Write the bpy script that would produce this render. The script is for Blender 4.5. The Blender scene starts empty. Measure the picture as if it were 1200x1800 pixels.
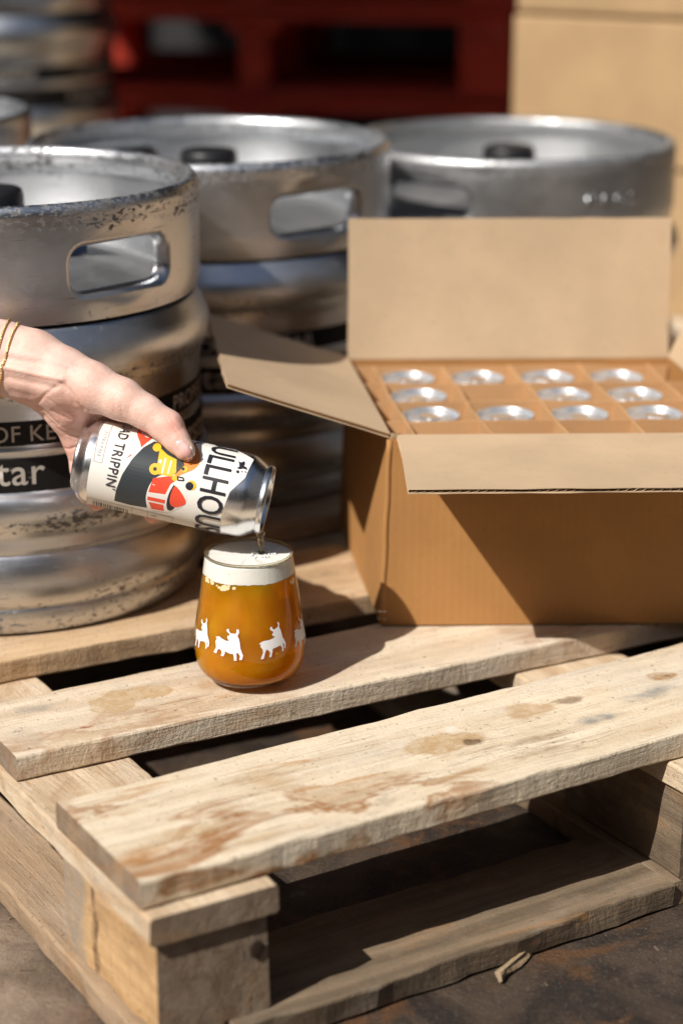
import bpy, bmesh, math, random
import numpy as np
from mathutils import Vector, Matrix, noise, bvhtree
from mathutils.geometry import delaunay_2d_cdt

S = bpy.context.scene
COL = S.collection
rad = math.radians
PI = math.pi

# ------------------------------------------------------------------ camera
cam_data = bpy.data.cameras.new('camera')
cam = bpy.data.objects.new('camera', cam_data)
COL.objects.link(cam)
CAM = Vector((0.0, 0.0, 0.814))
cam.location = CAM
cam.rotation_euler = (rad(72), 0, 0)
cam_data.sensor_fit = 'VERTICAL'
cam_data.sensor_height = 36
cam_data.lens = 72
cam_data.clip_start = 0.05
cam_data.clip_end = 400
cam_data.dof.use_dof = True
cam_data.dof.focus_distance = 1.655
cam_data.dof.aperture_fstop = 2.8
cam_data.dof.aperture_blades = 0
S.camera = cam

# ------------------------------------------------------------------ light
SUN_TO = Vector((-0.69, -0.70, 1.0)).normalized()      # towards the sun
w = bpy.data.worlds.new('World')
S.world = w
w.use_nodes = True
wn = w.node_tree
sky = wn.nodes.new('ShaderNodeTexSky')
sky.sky_type = 'NISHITA'
sky.sun_disc = False
sky.sun_elevation = math.asin(SUN_TO.z)
sky.sun_rotation = math.atan2(SUN_TO.x, SUN_TO.y) % (2 * PI)
bg = wn.nodes['Background']
sky.dust_density = 2.0
sky.ozone_density = 0.4
bg.inputs['Strength'].default_value = 0.06
wn.links.new(sky.outputs[0], bg.inputs[0])
sun_d = bpy.data.lights.new('sun', 'SUN')
sun_d.energy = 5.0
sun_d.angle = rad(0.5)
sun_d.color = (1.0, 0.958, 0.895)
sun = bpy.data.objects.new('sun', sun_d)
COL.objects.link(sun)
sun.rotation_euler = SUN_TO.to_track_quat('Z', 'Y').to_euler()
sun.location = (-3, -4, 6)

S.view_settings.view_transform = 'Standard'
S.view_settings.look = 'None'
S.view_settings.exposure = 0.22
S.view_settings.gamma = 1.0
S.view_settings.use_curve_mapping = False
S.cycles.use_denoising = True
S.cycles.max_bounces = 10
S.cycles.transparent_max_bounces = 16
S.cycles.caustics_refractive = False
S.cycles.sample_clamp_indirect = 6.0

# ------------------------------------------------------------------ helpers
def link_obj(name, mesh, mat=None, parent=None):
    o = bpy.data.objects.new(name, mesh)
    COL.objects.link(o)
    if mat is not None:
        if isinstance(mat, (list, tuple)):
            for m in mat:
                mesh.materials.append(m)
        elif not mesh.materials:
            mesh.materials.append(mat)
    if parent is not None:
        o.parent = parent
    return o


def mesh_from(verts, faces, smooth=False):
    m = bpy.data.meshes.new('mesh')
    m.from_pydata([tuple(v) for v in verts], [], [tuple(f) for f in faces])
    m.validate()
    m.update()
    if smooth:
        m.shade_smooth()
    return m


def from_bm(bm, smooth=False):
    m = bpy.data.meshes.new('mesh')
    bm.normal_update()
    bm.to_mesh(m)
    bm.free()
    if smooth:
        m.shade_smooth()
    return m


def empty(name, loc=(0, 0, 0), rotz=0.0):
    o = bpy.data.objects.new(name, None)
    COL.objects.link(o)
    o.location = loc
    o.rotation_euler = (0, 0, rotz)
    o.empty_display_size = 0.05
    return o


def tag(o, label=None, cat=None, group=None, kind=None):
    if label: o['label'] = label
    if cat: o['category'] = cat
    if group: o['group'] = group
    if kind: o['kind'] = kind
    return o


def copy_tree(o, parent=None):
    c = o.copy()
    COL.objects.link(c)
    if parent is not None:
        c.parent = parent
    for ch in list(o.children):
        copy_tree(ch, c)
    return c


def lathe(profile, seg=64, smooth=True, closed=False):
    verts, faces = [], []
    rings = []
    for r, z in profile:
        if r < 1e-6:
            rings.append([len(verts)])
            verts.append((0, 0, z))
        else:
            ids = []
            for k in range(seg):
                a = 2 * PI * k / seg
                ids.append(len(verts))
                verts.append((r * math.cos(a), r * math.sin(a), z))
            rings.append(ids)
    n = len(rings)
    pairs = [(i, i + 1) for i in range(n - 1)]
    if closed:
        pairs.append((n - 1, 0))
    for i, j in pairs:
        A, B = rings[i], rings[j]
        for k in range(seg):
            k2 = (k + 1) % seg
            if len(A) == 1 and len(B) == 1:
                continue
            if len(A) == 1:
                faces.append((A[0], B[k2], B[k]))
            elif len(B) == 1:
                faces.append((A[k], A[k2], B[0]))
            else:
                faces.append((A[k], A[k2], B[k2], B[k]))
    m = mesh_from(verts, faces, smooth)
    return m


def fillet(profile, n=4, amount=0.45):
    """Round the inner corners of a profile."""
    out = [profile[0]]
    for i in range(1, len(profile) - 1):
        p0, p1, p2 = Vector(profile[i - 1]), Vector(profile[i]), Vector(profile[i + 1])
        a = p1.lerp(p0, amount)
        b = p1.lerp(p2, amount)
        for k in range(n + 1):
            t = k / n
            q = a.lerp(p1, t).lerp(p1.lerp(b, t), t)
            out.append((q.x, q.y))
    out.append(profile[-1])
    return out


def tube(points, radii, seg=10, closed=False):
    pts = [Vector(p) for p in points]
    n = len(pts)
    if not isinstance(radii, (list, tuple)):
        radii = [radii] * n
    verts, faces = [], []
    up = Vector((0.13, 0.37, 0.92)).normalized()
    for i, p in enumerate(pts):
        if closed:
            t = (pts[(i + 1) % n] - pts[(i - 1) % n]).normalized()
        else:
            t = (pts[min(i + 1, n - 1)] - pts[max(i - 1, 0)]).normalized()
        u = t.cross(up)
        if u.length < 1e-4:
            u = t.cross(Vector((1, 0, 0)))
        u.normalize()
        v = t.cross(u)
        for k in range(seg):
            a = 2 * PI * k / seg
            verts.append(p + (u * math.cos(a) + v * math.sin(a)) * radii[i])
    rng = range(n) if closed else range(n - 1)
    for i in rng:
        j = (i + 1) % n
        for k in range(seg):
            k2 = (k + 1) % seg
            faces.append((i * seg + k, i * seg + k2, j * seg + k2, j * seg + k))
    if not closed:
        faces.append(tuple(range(seg - 1, -1, -1)))
        faces.append(tuple((n - 1) * seg + k for k in range(seg)))
    return mesh_from(verts, faces, True)


def box_mesh(x0, x1, y0, y1, z0, z1, bevel=0.0):
    bm = bmesh.new()
    vs = [bm.verts.new((x, y, z)) for z in (z0, z1) for y in (y0, y1) for x in (x0, x1)]
    for f in ((0, 2, 3, 1), (4, 5, 7, 6), (0, 1, 5, 4), (2, 6, 7, 3), (0, 4, 6, 2), (1, 3, 7, 5)):
        bm.faces.new([vs[i] for i in f])
    if bevel:
        bmesh.ops.bevel(bm, geom=list(bm.edges), offset=bevel, segments=2, affect='EDGES', profile=0.6)
    return from_bm(bm)


def slab(c0, c1, c2, c3, thick):
    """A sheet on four corners (counter-clockwise from outside), thickened inwards."""
    c = [Vector(v) for v in (c0, c1, c2, c3)]
    nrm = (c[1] - c[0]).cross(c[3] - c[0]).normalized()
    vs = c + [v - nrm * thick for v in c]
    fs = [(0, 1, 2, 3), (7, 6, 5, 4), (0, 4, 5, 1), (1, 5, 6, 2), (2, 6, 7, 3), (3, 7, 4, 0)]
    return mesh_from(vs, fs)


def flat_poly_bm(polys, holes=False):
    """Flat faces from closed outlines in the xy plane."""
    bm = bmesh.new()
    for p in polys:
        # delaunay so that concave outlines fill cleanly
        pts = [Vector((float(a), float(b))) for a, b in p]
        n = len(pts)
        res = delaunay_2d_cdt(pts, [(i, (i + 1) % n) for i in range(n)], [list(range(n))], 1, 1e-9)
        vs = [bm.verts.new((v.x, v.y, 0)) for v in res[0]]
        for f in res[2]:
            try:
                bm.faces.new([vs[i] for i in f])
            except ValueError:
                pass
    return bm


def slice_bm(bm, axis, step):
    cs = [v.co[axis] for v in bm.verts]
    if not cs:
        return
    lo, hi = min(cs), max(cs)
    k = math.floor(lo / step) + 1
    while k * step < hi:
        co = Vector((0, 0, 0)); co[axis] = k * step
        no = Vector((0, 0, 0)); no[axis] = 1
        bmesh.ops.bisect_plane(bm, geom=list(bm.verts) + list(bm.edges) + list(bm.faces), plane_co=co, plane_no=no, dist=1e-7)
        k += 1


def text_bm(body, size, bold=0.0, spacing=1.0):
    cu = bpy.data.curves.new('text', 'FONT')
    cu.body = body
    cu.size = size
    cu.space_character = spacing
    cu.offset = bold
    cu.align_x = 'CENTER'
    cu.resolution_u = 3
    o = bpy.data.objects.new('text', cu)
    COL.objects.link(o)
    dg = bpy.context.evaluated_depsgraph_get()
    me = bpy.data.meshes.new_from_object(o.evaluated_get(dg))
    bm = bmesh.new()
    bm.from_mesh(me)
    bpy.data.objects.remove(o)
    bpy.data.curves.remove(cu)
    bpy.data.meshes.remove(me)
    return bm


# ------------------------------------------------------------------ materials
class Mat:
    def __init__(self, name):
        self.m = bpy.data.materials.new(name)
        self.m.use_nodes = True
        self.t = self.m.node_tree
        self.t.nodes.clear()
        self.out = self.t.nodes.new('ShaderNodeOutputMaterial')

    def nd(self, typ, props=None, **ins):
        n = self.t.nodes.new(typ)
        for k, v in (props or {}).items():
            setattr(n, k, v)
        for k, v in ins.items():
            key = k.replace('_', ' ') if k not in n.inputs else k
            if k.startswith('i') and k[1:].isdigit():
                s = n.inputs[int(k[1:])]
            else:
                s = n.inputs[key]
            self.set(s, v)
        return n

    def set(self, s, v):
        if isinstance(v, bpy.types.NodeSocket):
            self.t.links.new(v, s)
        elif hasattr(v, '__len__') and s.type == 'RGBA' and len(v) == 3:
            s.default_value = (*v, 1)
        else:
            s.default_value = v

    def math(self, op, a, b=0.0, c=None, clamp=False):
        n = self.t.nodes.new('ShaderNodeMath')
        n.operation = op
        n.use_clamp = clamp
        self.set(n.inputs[0], a)
        self.set(n.inputs[1], b)
        if c is not None:
            self.set(n.inputs[2], c)
        return n.outputs[0]

    def vmath(self, op, a, b=(0, 0, 0)):
        n = self.t.nodes.new('ShaderNodeVectorMath')
        n.operation = op
        self.set(n.inputs[0], a)
        if op == 'SCALE':
            self.set(n.inputs['Scale'], b)
        else:
            self.set(n.inputs[1], b)
        return n.outputs['Value'] if op in ('LENGTH', 'DISTANCE', 'DOT_PRODUCT') else n.outputs[0]

    def mix(self, fac, a, b, blend='MIX'):
        n = self.t.nodes.new('ShaderNodeMix')
        n.data_type = 'RGBA'
        n.blend_type = blend
        self.set(n.inputs[0], fac)
        self.set(n.inputs[6], a)
        self.set(n.inputs[7], b)
        return n.outputs[2]

    def ramp(self, fac, stops, interp='LINEAR'):
        n = self.t.nodes.new('ShaderNodeValToRGB')
        n.color_ramp.interpolation = interp
        e = n.color_ramp.elements
        while len(e) < len(stops):
            e.new(0.5)
        for el, (p, c) in zip(e, stops):
            el.position = p
            el.color = (*c, 1) if hasattr(c, '__len__') else (c, c, c, 1)
        self.set(n.inputs[0], fac)
        return n.outputs[0]

    def range(self, v, a, b, c=0.0, d=1.0):
        n = self.t.nodes.new('ShaderNodeMapRange')
        n.clamp = True
        n.interpolation_type = 'SMOOTHSTEP'
        self.set(n.inputs[0], v)
        for i, x in zip((1, 2, 3, 4), (a, b, c, d)):
            n.inputs[i].default_value = x
        return n.outputs[0]

    def noise(self, vec, scale, detail=3.0, rough=0.55, dist=0.0):
        n = self.t.nodes.new('ShaderNodeTexNoise')
        self.set(n.inputs['Vector'], vec)
        n.inputs['Scale'].default_value = scale
        n.inputs['Detail'].default_value = detail
        n.inputs['Roughness'].default_value = rough
        n.inputs['Distortion'].default_value = dist
        return n

    def coords(self, jitter=True):
        tc = self.t.nodes.new('ShaderNodeTexCoord')
        v = tc.outputs['Object']
        if jitter:
            oi = self.t.nodes.new('ShaderNodeObjectInfo')
            off = self.vmath('SCALE', (7.3, 3.1, 5.7), self.math('MULTIPLY', oi.outputs['Random'], 9.0))
            return v, self.vmath('ADD', v, off)
        return v, v

    def scale(self, vec, s):
        n = self.t.nodes.new('ShaderNodeMapping')
        self.set(n.inputs['Vector'], vec)
        n.inputs['Scale'].default_value = s
        return n.outputs[0]

    def bump(self, h, strength=0.3, dist=0.001, normal=None):
        n = self.t.nodes.new('ShaderNodeBump')
        n.inputs['Strength'].default_value = strength
        n.inputs['Distance'].default_value = dist
        self.set(n.inputs['Height'], h)
        if normal is not None:
            self.set(n.inputs['Normal'], normal)
        return n.outputs[0]

    def principled(self, **k):
        n = self.t.nodes.new('ShaderNodeBsdfPrincipled')
        for key, v in k.items():
            self.set(n.inputs[key.replace('_', ' ')], v)
        return n

    def finish(self, shader):
        self.t.links.new(shader if isinstance(shader, bpy.types.NodeSocket) else shader.outputs[0], self.out.inputs['Surface'])
        return self.m


def simple(name, col, rough=0.5, metal=0.0, bump=None, var=0.12):
    M = Mat(name)
    o, p = M.coords()
    n = M.noise(p, 14.0, 4.0)
    c = M.mix(M.range(n.outputs[0], 0.3, 0.7), tuple(x * (1 - var) for x in col), tuple(min(1, x * (1 + var)) for x in col))
    b = M.principled(Base_Color=c, Roughness=rough, Metallic=metal)
    if bump:
        M.set(b.inputs['Normal'], M.bump(M.noise(p, bump[0], 4.0).outputs[0], bump[1], 0.002))
    return M.finish(b)


def wood(name, light, dark, grey=0.3, grime=0.25, stain=0.4, marks=(), red=False):
    """Sawn softwood: fibre and growth lines along local x, weather, water stains, own marks.
    marks: (x, y, rx, ry, colour, strength, edge) on the top face."""
    M = Mat(name)
    o, p = M.coords()
    warp = M.noise(M.scale(p, (2.0, 7.0, 7.0)), 1.0, 3.0)
    pw = M.vmath('ADD', p, M.vmath('SCALE', warp.outputs['Color'], 0.035))
    growth = M.noise(M.scale(pw, (1.6, 38.0, 38.0)), 1.0, 4.0, 0.6)
    fibre = M.noise(M.scale(pw, (14.0, 420.0, 420.0)), 1.0, 3.0, 0.7)
    col = M.mix(M.range(growth.outputs[0], 0.33, 0.68), dark, light)
    col = M.mix(M.math('MULTIPLY', M.range(fibre.outputs[0], 0.50, 0.70), 0.36), col, tuple(x * 0.55 for x in dark))
    # weathered grey areas
    g = M.noise(M.scale(p, (5.0, 11.0, 11.0)), 1.0, 6.0, 0.65)
    col = M.mix(M.math('MULTIPLY', M.range(g.outputs[0], 0.48, 0.7), grey), col, (0.52, 0.485, 0.44))
    # tide marks of old water stains
    s = M.noise(M.scale(p, (6.5, 13.0, 13.0)), 1.0, 5.0, 0.55, 0.9)
    ring = M.math('SUBTRACT', 1.0, M.math('MULTIPLY', M.math('ABSOLUTE', M.math('SUBTRACT', s.outputs[0], 0.56)), 22.0), clamp=True)
    msk = M.range(M.noise(M.scale(p, (3.0, 5.0, 5.0)), 1.0, 3.0).outputs[0], 0.42, 0.6)
    col = M.mix(M.math('MULTIPLY', M.math('MULTIPLY', ring, msk), stain), col, (0.30, 0.13, 0.04))
    inner = M.range(s.outputs[0], 0.56, 0.62)
    col = M.mix(M.math('MULTIPLY', M.math('MULTIPLY', inner, msk), stain * 0.55), col, (0.36, 0.21, 0.09))
    # resin and rust streaks that follow the grain
    sv = M.noise(M.scale(pw, (5.5, 26.0, 26.0)), 1.0, 5.0, 0.6, 1.6)
    sm = M.math('MULTIPLY', M.range(sv.outputs[0], 0.55, 0.66), M.range(M.noise(M.scale(p, (4.0, 9.0, 9.0)), 1.0, 2.0).outputs[0], 0.42, 0.62))
    col = M.mix(M.math('MULTIPLY', sm, 0.20 + stain * 0.55), col, (0.42, 0.215, 0.08))
    # soot and dirt
    d = M.noise(M.scale(p, (24.0, 30.0, 30.0)), 1.0, 8.0, 0.75)
    dm = M.range(M.noise(M.scale(p, (3.3, 7.0, 7.0)), 1.0, 2.0).outputs[0], 0.5, 0.7)
    col = M.mix(M.math('MULTIPLY', M.math('MULTIPLY', M.range(d.outputs[0], 0.52, 0.66), dm), grime), col, (0.075, 0.06, 0.05))
    mott = M.noise(M.scale(p, (40.0, 60.0, 60.0)), 1.0, 7.0, 0.75)
    col = M.mix(M.math('MULTIPLY', M.range(mott.outputs[0], 0.50, 0.70), 0.26), col, tuple(x * 0.66 for x in dark))
    col = M.mix(M.math('MULTIPLY', M.range(mott.outputs[0], 0.50, 0.32), 0.35), col, tuple(min(1, x * 1.12) for x in light))
    speck = M.noise(p, 210.0, 2.0)
    col = M.mix(M.math('MULTIPLY', M.range(speck.outputs[0], 0.66, 0.73), 0.6), col, (0.08, 0.06, 0.04))
    crk = M.noise(M.scale(pw, (2.6, 95.0, 95.0)), 1.0, 3.0, 0.6, 0.3)
    cl = M.math('SUBTRACT', 1.0, M.math('MULTIPLY', M.math('ABSOLUTE', M.math('SUBTRACT', crk.outputs[0], 0.5)), 60.0), clamp=True)
    cmask = M.range(M.noise(M.scale(p, (5.0, 16.0, 16.0)), 1.0, 3.0).outputs[0], 0.50, 0.62)
    col = M.mix(M.math('MULTIPLY', M.math('MULTIPLY', cl, cmask), 0.55), col, (0.12, 0.075, 0.04))
    if marks:
        wob = M.noise(o, 26.0, 4.0, 0.6)
        ow = M.vmath('ADD', o, M.vmath('SCALE', M.vmath('SUBTRACT', wob.outputs['Color'], (0.5, 0.5, 0.5)), 0.03))
        for (mx, my, rx, ry, c, st, edge) in marks:
            v = M.vmath('MULTIPLY', M.vmath('SUBTRACT', ow, (mx, my, 0.0)), (1 / rx, 1 / ry, 0.0))
            dist = M.vmath('LENGTH', v)
            body = M.range(dist, 1.0 - edge, 1.0, 1.0, 0.0)
            tex = M.range(M.noise(o, 60.0, 5.0, 0.7).outputs[0], 0.3, 0.62, 0.35, 1.0)
            col = M.mix(M.math('MULTIPLY', M.math('MULTIPLY', body, st), tex), col, c)
    saw = M.noise(M.scale(p, (130.0, 90.0, 60.0)), 1.0, 6.0, 0.7, 0.6)
    h = M.math('ADD', M.math('MULTIPLY', growth.outputs[0], 0.7), M.math('MULTIPLY', fibre.outputs[0], 0.5))
    tn = M.t.nodes.new('ShaderNodeTexCoord')
    ns = M.t.nodes.new('ShaderNodeSeparateXYZ')
    M.set(ns.inputs[0], tn.outputs['Normal'])
    side = M.range(M.math('ABSOLUTE', ns.outputs[2]), 0.75, 0.35)
    h = M.math('ADD', h, M.math('MULTIPLY', M.math('MULTIPLY', saw.outputs[0], side), 1.1))
    pit = M.noise(p, 330.0, 4.0, 0.7)
    h = M.math('ADD', h, M.math('MULTIPLY', pit.outputs[0], 0.5))
    h = M.math('ADD', h, M.math('MULTIPLY', d.outputs[0], 0.5))
    nrm = M.bump(h, 0.8, 0.0021)
    b = M.principled(Base_Color=col, Roughness=0.78, Normal=nrm)
    M.set(b.inputs['Specular IOR Level'], 0.25)
    return M.finish(b)


def keg_metal(name, dirt=1.0, col=(0.66, 0.675, 0.70), rough=0.27):
    M = Mat(name)
    o, p = M.coords()
    sx = M.t.nodes.new('ShaderNodeSeparateXYZ')
    M.set(sx.inputs[0], o)
    ang = M.math('ARCTAN2', sx.outputs[1], sx.outputs[0])
    cx = M.t.nodes.new('ShaderNodeCombineXYZ')
    M.set(cx.inputs[0], M.math('MULTIPLY', ang, 0.19))
    M.set(cx.inputs[1], sx.outputs[2])
    M.set(cx.inputs[2], M.vmath('LENGTH', M.vmath('MULTIPLY', o, (1, 1, 0))))
    oi = M.t.nodes.new('ShaderNodeObjectInfo')
    uv = M.vmath('ADD', cx.outputs[0], M.vmath('SCALE', (5.1, 2.7, 0.0), M.math('MULTIPLY', oi.outputs['Random'], 6.0)))
    brush = M.noise(M.scale(uv, (10.0, 520.0, 10.0)), 1.0, 3.0)
    cloud = M.noise(uv, 9.0, 6.0, 0.65)
    scr = M.noise(M.scale(uv, (26.0, 340.0, 20.0)), 1.0, 4.0, 0.7, 0.4)
    scr_m = M.math('MULTIPLY', M.range(scr.outputs[0], 0.61, 0.68), M.range(M.noise(uv, 13.0, 2.0).outputs[0], 0.45, 0.6))
    scuff = M.noise(M.scale(uv, (150.0, 240.0, 120.0)), 1.0, 7.0, 0.72)
    # the rolling rings and the rim take the knocks
    z = sx.outputs[2]
    band = M.math('MAXIMUM', M.range(M.math('ABSOLUTE', M.math('SUBTRACT', z, 0.230)), 0.016, 0.003, 0.0, 1.0),
                  M.math('MAXIMUM', M.range(M.math('ABSOLUTE', M.math('SUBTRACT', z, 0.106)), 0.016, 0.003, 0.0, 1.0),
                         M.math('MAXIMUM', M.range(z, 0.350, 0.368, 0.0, 1.0), M.range(z, 0.075, 0.02, 0.0, 0.75))))
    where = M.math('ADD', M.math('MULTIPLY', band, 0.135), M.math('MULTIPLY', M.range(M.noise(uv, 11.0, 3.0).outputs[0], 0.4, 0.66), 0.09))
    sc = M.range(M.math('ADD', scuff.outputs[0], where), 0.675, 0.75)
    sc = M.math('MULTIPLY', sc, 0.85 * dirt)
    base = M.mix(M.range(cloud.outputs[0], 0.35, 0.7), tuple(c * 0.86 for c in col), col)
    base = M.mix(M.math('MULTIPLY', scr_m, 0.7 * dirt), base, (0.16, 0.15, 0.145))
    film = M.math('MULTIPLY', M.range(M.noise(uv, 5.0, 5.0, 0.7).outputs[0], 0.5, 0.75), 0.2 * dirt)
    base = M.mix(film, base, (0.30, 0.285, 0.265))
    base = M.mix(sc, base, (0.055, 0.047, 0.042))
    rust = M.math('MULTIPLY', M.range(M.noise(M.scale(uv, (30.0, 70.0, 30.0)), 1.0, 4.0).outputs[0], 0.70, 0.75), 0.7 * dirt)
    base = M.mix(rust, base, (0.22, 0.10, 0.03))
    metal = M.math('SUBTRACT', 1.0, M.math('MULTIPLY', M.math('MAXIMUM', sc, M.math('MAXIMUM', rust, M.math('MULTIPLY', film, 0.9))), 0.85))
    ro = M.math('ADD', M.math('ADD', rough, M.math('MULTIPLY', M.range(cloud.outputs[0], 0.3, 0.75), 0.14)),
                M.math('ADD', M.math('MULTIPLY', sc, 0.4), M.math('MULTIPLY', brush.outputs[0], 0.08)))
    h = M.math('ADD', M.math('MULTIPLY', brush.outputs[0], 0.12), M.math('MULTIPLY', M.noise(uv, 22.0, 3.0).outputs[0], 1.0))
    h = M.math('SUBTRACT', h, M.math('MULTIPLY', M.math('ADD', sc, scr_m), 0.25))
    b = M.principled(Base_Color=base, Metallic=metal, Roughness=ro, Normal=M.bump(h, 0.34, 0.0014))
    return M.finish(b)


def card(name, col, flute=0.12, axis=0, speck=0.25):
    M = Mat(name)
    o, p = M.coords()
    wv = M.t.nodes.new('ShaderNodeTexWave')
    wv.wave_type = 'BANDS'
    wv.bands_direction = 'XYZ'[axis]
    M.set(wv.inputs['Vector'], o)
    wv.inputs['Scale'].default_value = 43.0
    wv.inputs['Distortion'].default_value = 0.4
    fib = M.noise(M.scale(p, (160, 160, 160)), 1.0, 5.0, 0.7)
    cl = M.noise(p, 7.0, 5.0, 0.6)
    c = M.mix(M.range(cl.outputs[0], 0.3, 0.72), tuple(x * 0.88 for x in col), tuple(min(1, x * 1.08) for x in col))
    c = M.mix(M.math('MULTIPLY', M.range(fib.outputs[0], 0.55, 0.72), speck), c, tuple(x * 0.55 for x in col))
    c = M.mix(M.math('MULTIPLY', M.range(wv.outputs['Fac'], 0.2, 0.9), flute), c, tuple(x * 0.82 for x in col))
    scuf = M.noise(M.scale(p, (30, 34, 30)), 1.0, 7.0, 0.75)
    c = M.mix(M.math('MULTIPLY', M.range(scuf.outputs[0], 0.64, 0.74), 0.35), c, tuple(min(1, x * 1.35 + 0.03) for x in col))
    h = M.math('ADD', M.math('MULTIPLY', wv.outputs['Fac'], flute * 1.6), M.math('MULTIPLY', fib.outputs[0], 0.35))
    h = M.math('ADD', h, M.math('MULTIPLY', cl.outputs[0], 1.2))
    b = M.principled(Base_Color=c, Roughness=0.72, Normal=M.bump(h, 0.3, 0.0012))
    M.set(b.inputs['Specular IOR Level'], 0.25)
    return M.finish(b)


PINE_L, PINE_D = (0.64, 0.51, 0.36), (0.48, 0.355, 0.23)
OCHRE, UMBER, SOOT, BLUEG = (0.40, 0.24, 0.10), (0.20, 0.10, 0.04), (0.10, 0.085, 0.075), (0.17, 0.185, 0.19)
M_wood = wood('sawn_pine', PINE_L, PINE_D, 0.35, 0.35, 0.35)
M_wood_edge_board = wood('pine_front_board', (0.74, 0.63, 0.475), (0.60, 0.475, 0.325), 0.35, 0.42, 1.0, marks=[
    
    (0.058, 0.050, 0.040, 0.018, OCHRE, 0.55, 0.7), (0.150, 0.100, 0.030, 0.026, OCHRE, 0.5, 0.8),
    (0.304, 0.082, 0.038, 0.020, (0.42, 0.26, 0.11), 0.8, 0.25), (0.325, 0.072, 0.010, 0.008, (0.13, 0.08, 0.045), 0.95, 0.6),
    (0.322, 0.098, 0.011, 0.010, (0.78, 0.72, 0.62), 0.7, 0.6),
    (0.397, 0.100, 0.026, 0.018, OCHRE, 0.65, 0.3), (0.436, 0.102, 0.016, 0.010, (0.20, 0.13, 0.08), 0.8, 0.5),
    (0.438, 0.058, 0.030, 0.012, BLUEG, 0.75, 0.8), (0.505, 0.075, 0.040, 0.012, BLUEG, 0.7, 0.9),
    (0.541, 0.096, 0.016, 0.013, (0.33, 0.18, 0.07), 0.85, 0.25), (0.545, 0.094, 0.005, 0.004, UMBER, 1.0, 0.5),
    (0.375, 0.050, 0.050, 0.007, UMBER, 0.55, 0.9), (0.36, 0.030, 0.045, 0.006, UMBER, 0.5, 0.9),
    (0.28, 0.030, 0.05, 0.006, OCHRE, 0.5, 0.9), (0.10, 0.02, 0.05, 0.010, OCHRE, 0.4, 0.9)])
M_wood_mid = wood('pine_second_board', (0.72, 0.61, 0.465), (0.58, 0.455, 0.32), 0.40, 0.42, 0.6, marks=[
    
    (0.128, 0.066, 0.040, 0.016, (0.45, 0.30, 0.15), 0.85, 0.12), (0.105, 0.052, 0.018, 0.015, (0.45, 0.30, 0.15), 0.85, 0.15),
    (0.066, 0.024, 0.006, 0.004, (0.28, 0.07, 0.02), 0.95, 0.5), (0.045, 0.082, 0.030, 0.013, (0.28, 0.25, 0.21), 0.7, 0.9),
    (0.19, 0.060, 0.016, 0.017, OCHRE, 0.5, 0.5), (0.245, 0.020, 0.03, 0.010, OCHRE, 0.45, 0.6),
    (0.02, 0.03, 0.02, 0.03, (0.40, 0.34, 0.27), 0.5, 0.9)])
M_wood_third = wood('pine_keg_board', (0.58, 0.41, 0.25), (0.43, 0.28, 0.155), 0.2, 0.5, 0.2)
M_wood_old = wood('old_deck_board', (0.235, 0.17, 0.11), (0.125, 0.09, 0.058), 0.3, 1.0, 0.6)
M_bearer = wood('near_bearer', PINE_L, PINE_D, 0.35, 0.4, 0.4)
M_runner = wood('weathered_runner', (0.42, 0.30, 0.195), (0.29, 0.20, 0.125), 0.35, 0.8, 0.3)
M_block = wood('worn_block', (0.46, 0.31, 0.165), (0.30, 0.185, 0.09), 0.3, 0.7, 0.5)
M_near_block = wood('split_block', (0.60, 0.39, 0.20), (0.42, 0.25, 0.11), 0.15, 0.6, 0.5, marks=[(0.15, 0.09, 0.035, 0.05, (0.30, 0.25, 0.20), 0.9, 0.4), (0.105, 0.094, 0.006, 0.03, (0.06, 0.03, 0.02), 0.8, 0.6)])
M_endgrain = wood('dirty_end_grain', (0.30, 0.225, 0.155), (0.19, 0.135, 0.09), 0.2, 0.9, 0.3)
M_red_wood = wood('red_painted_wood', (0.46, 0.045, 0.022), (0.30, 0.026, 0.015), 0.04, 0.5, 0.0)

M_keg = keg_metal('scuffed_steel', 1.0)
M_keg2 = keg_metal('keg_steel', 0.6, (0.66, 0.68, 0.71), 0.25)
M_keg3 = keg_metal('matt_keg_steel', 0.4, (0.60, 0.61, 0.62), 0.36)
M_dome = keg_metal('keg_dome_steel', 0.8, (0.46, 0.46, 0.46), 0.48)
M_rubber = simple('black_plastic', (0.012, 0.012, 0.014), 0.45)
M_blue = simple('blue_plastic', (0.012, 0.035, 0.13), 0.4)
def chipped(name, col, rough):
    M = Mat(name)
    o, p = M.coords()
    n = M.noise(M.scale(p, (26, 26, 60)), 1.0, 8.0, 0.75)
    m = M.noise(p, 9.0, 2.0)
    chip = M.math('MULTIPLY', M.range(n.outputs[0], 0.60, 0.63), M.range(m.outputs[0], 0.46, 0.56))
    c = M.mix(chip, col, (0.42, 0.40, 0.37))
    b = M.principled(Base_Color=c, Roughness=rough, Metallic=M.math('MULTIPLY', chip, 0.8))
    M.set(b.inputs['Specular IOR Level'], 0.25)
    return M.finish(b)
M_band = chipped('black_print', (0.006, 0.0055, 0.006), 0.6)
M_band_text = simple('grey_print', (0.44, 0.40, 0.35), 0.55)
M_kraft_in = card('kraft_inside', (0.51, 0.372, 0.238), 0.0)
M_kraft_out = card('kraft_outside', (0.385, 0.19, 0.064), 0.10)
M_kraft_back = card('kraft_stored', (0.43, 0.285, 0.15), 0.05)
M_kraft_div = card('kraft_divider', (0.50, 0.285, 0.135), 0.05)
M_kraft_edge = simple('kraft_edge', (0.50, 0.34, 0.20), 0.85, 0, (300.0, 0.4))
M_alu = Mat('can_aluminium')
_o, _p = M_alu.coords()
_n = M_alu.noise(M_alu.scale(_p, (60, 60, 900)), 1.0, 3.0)
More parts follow.
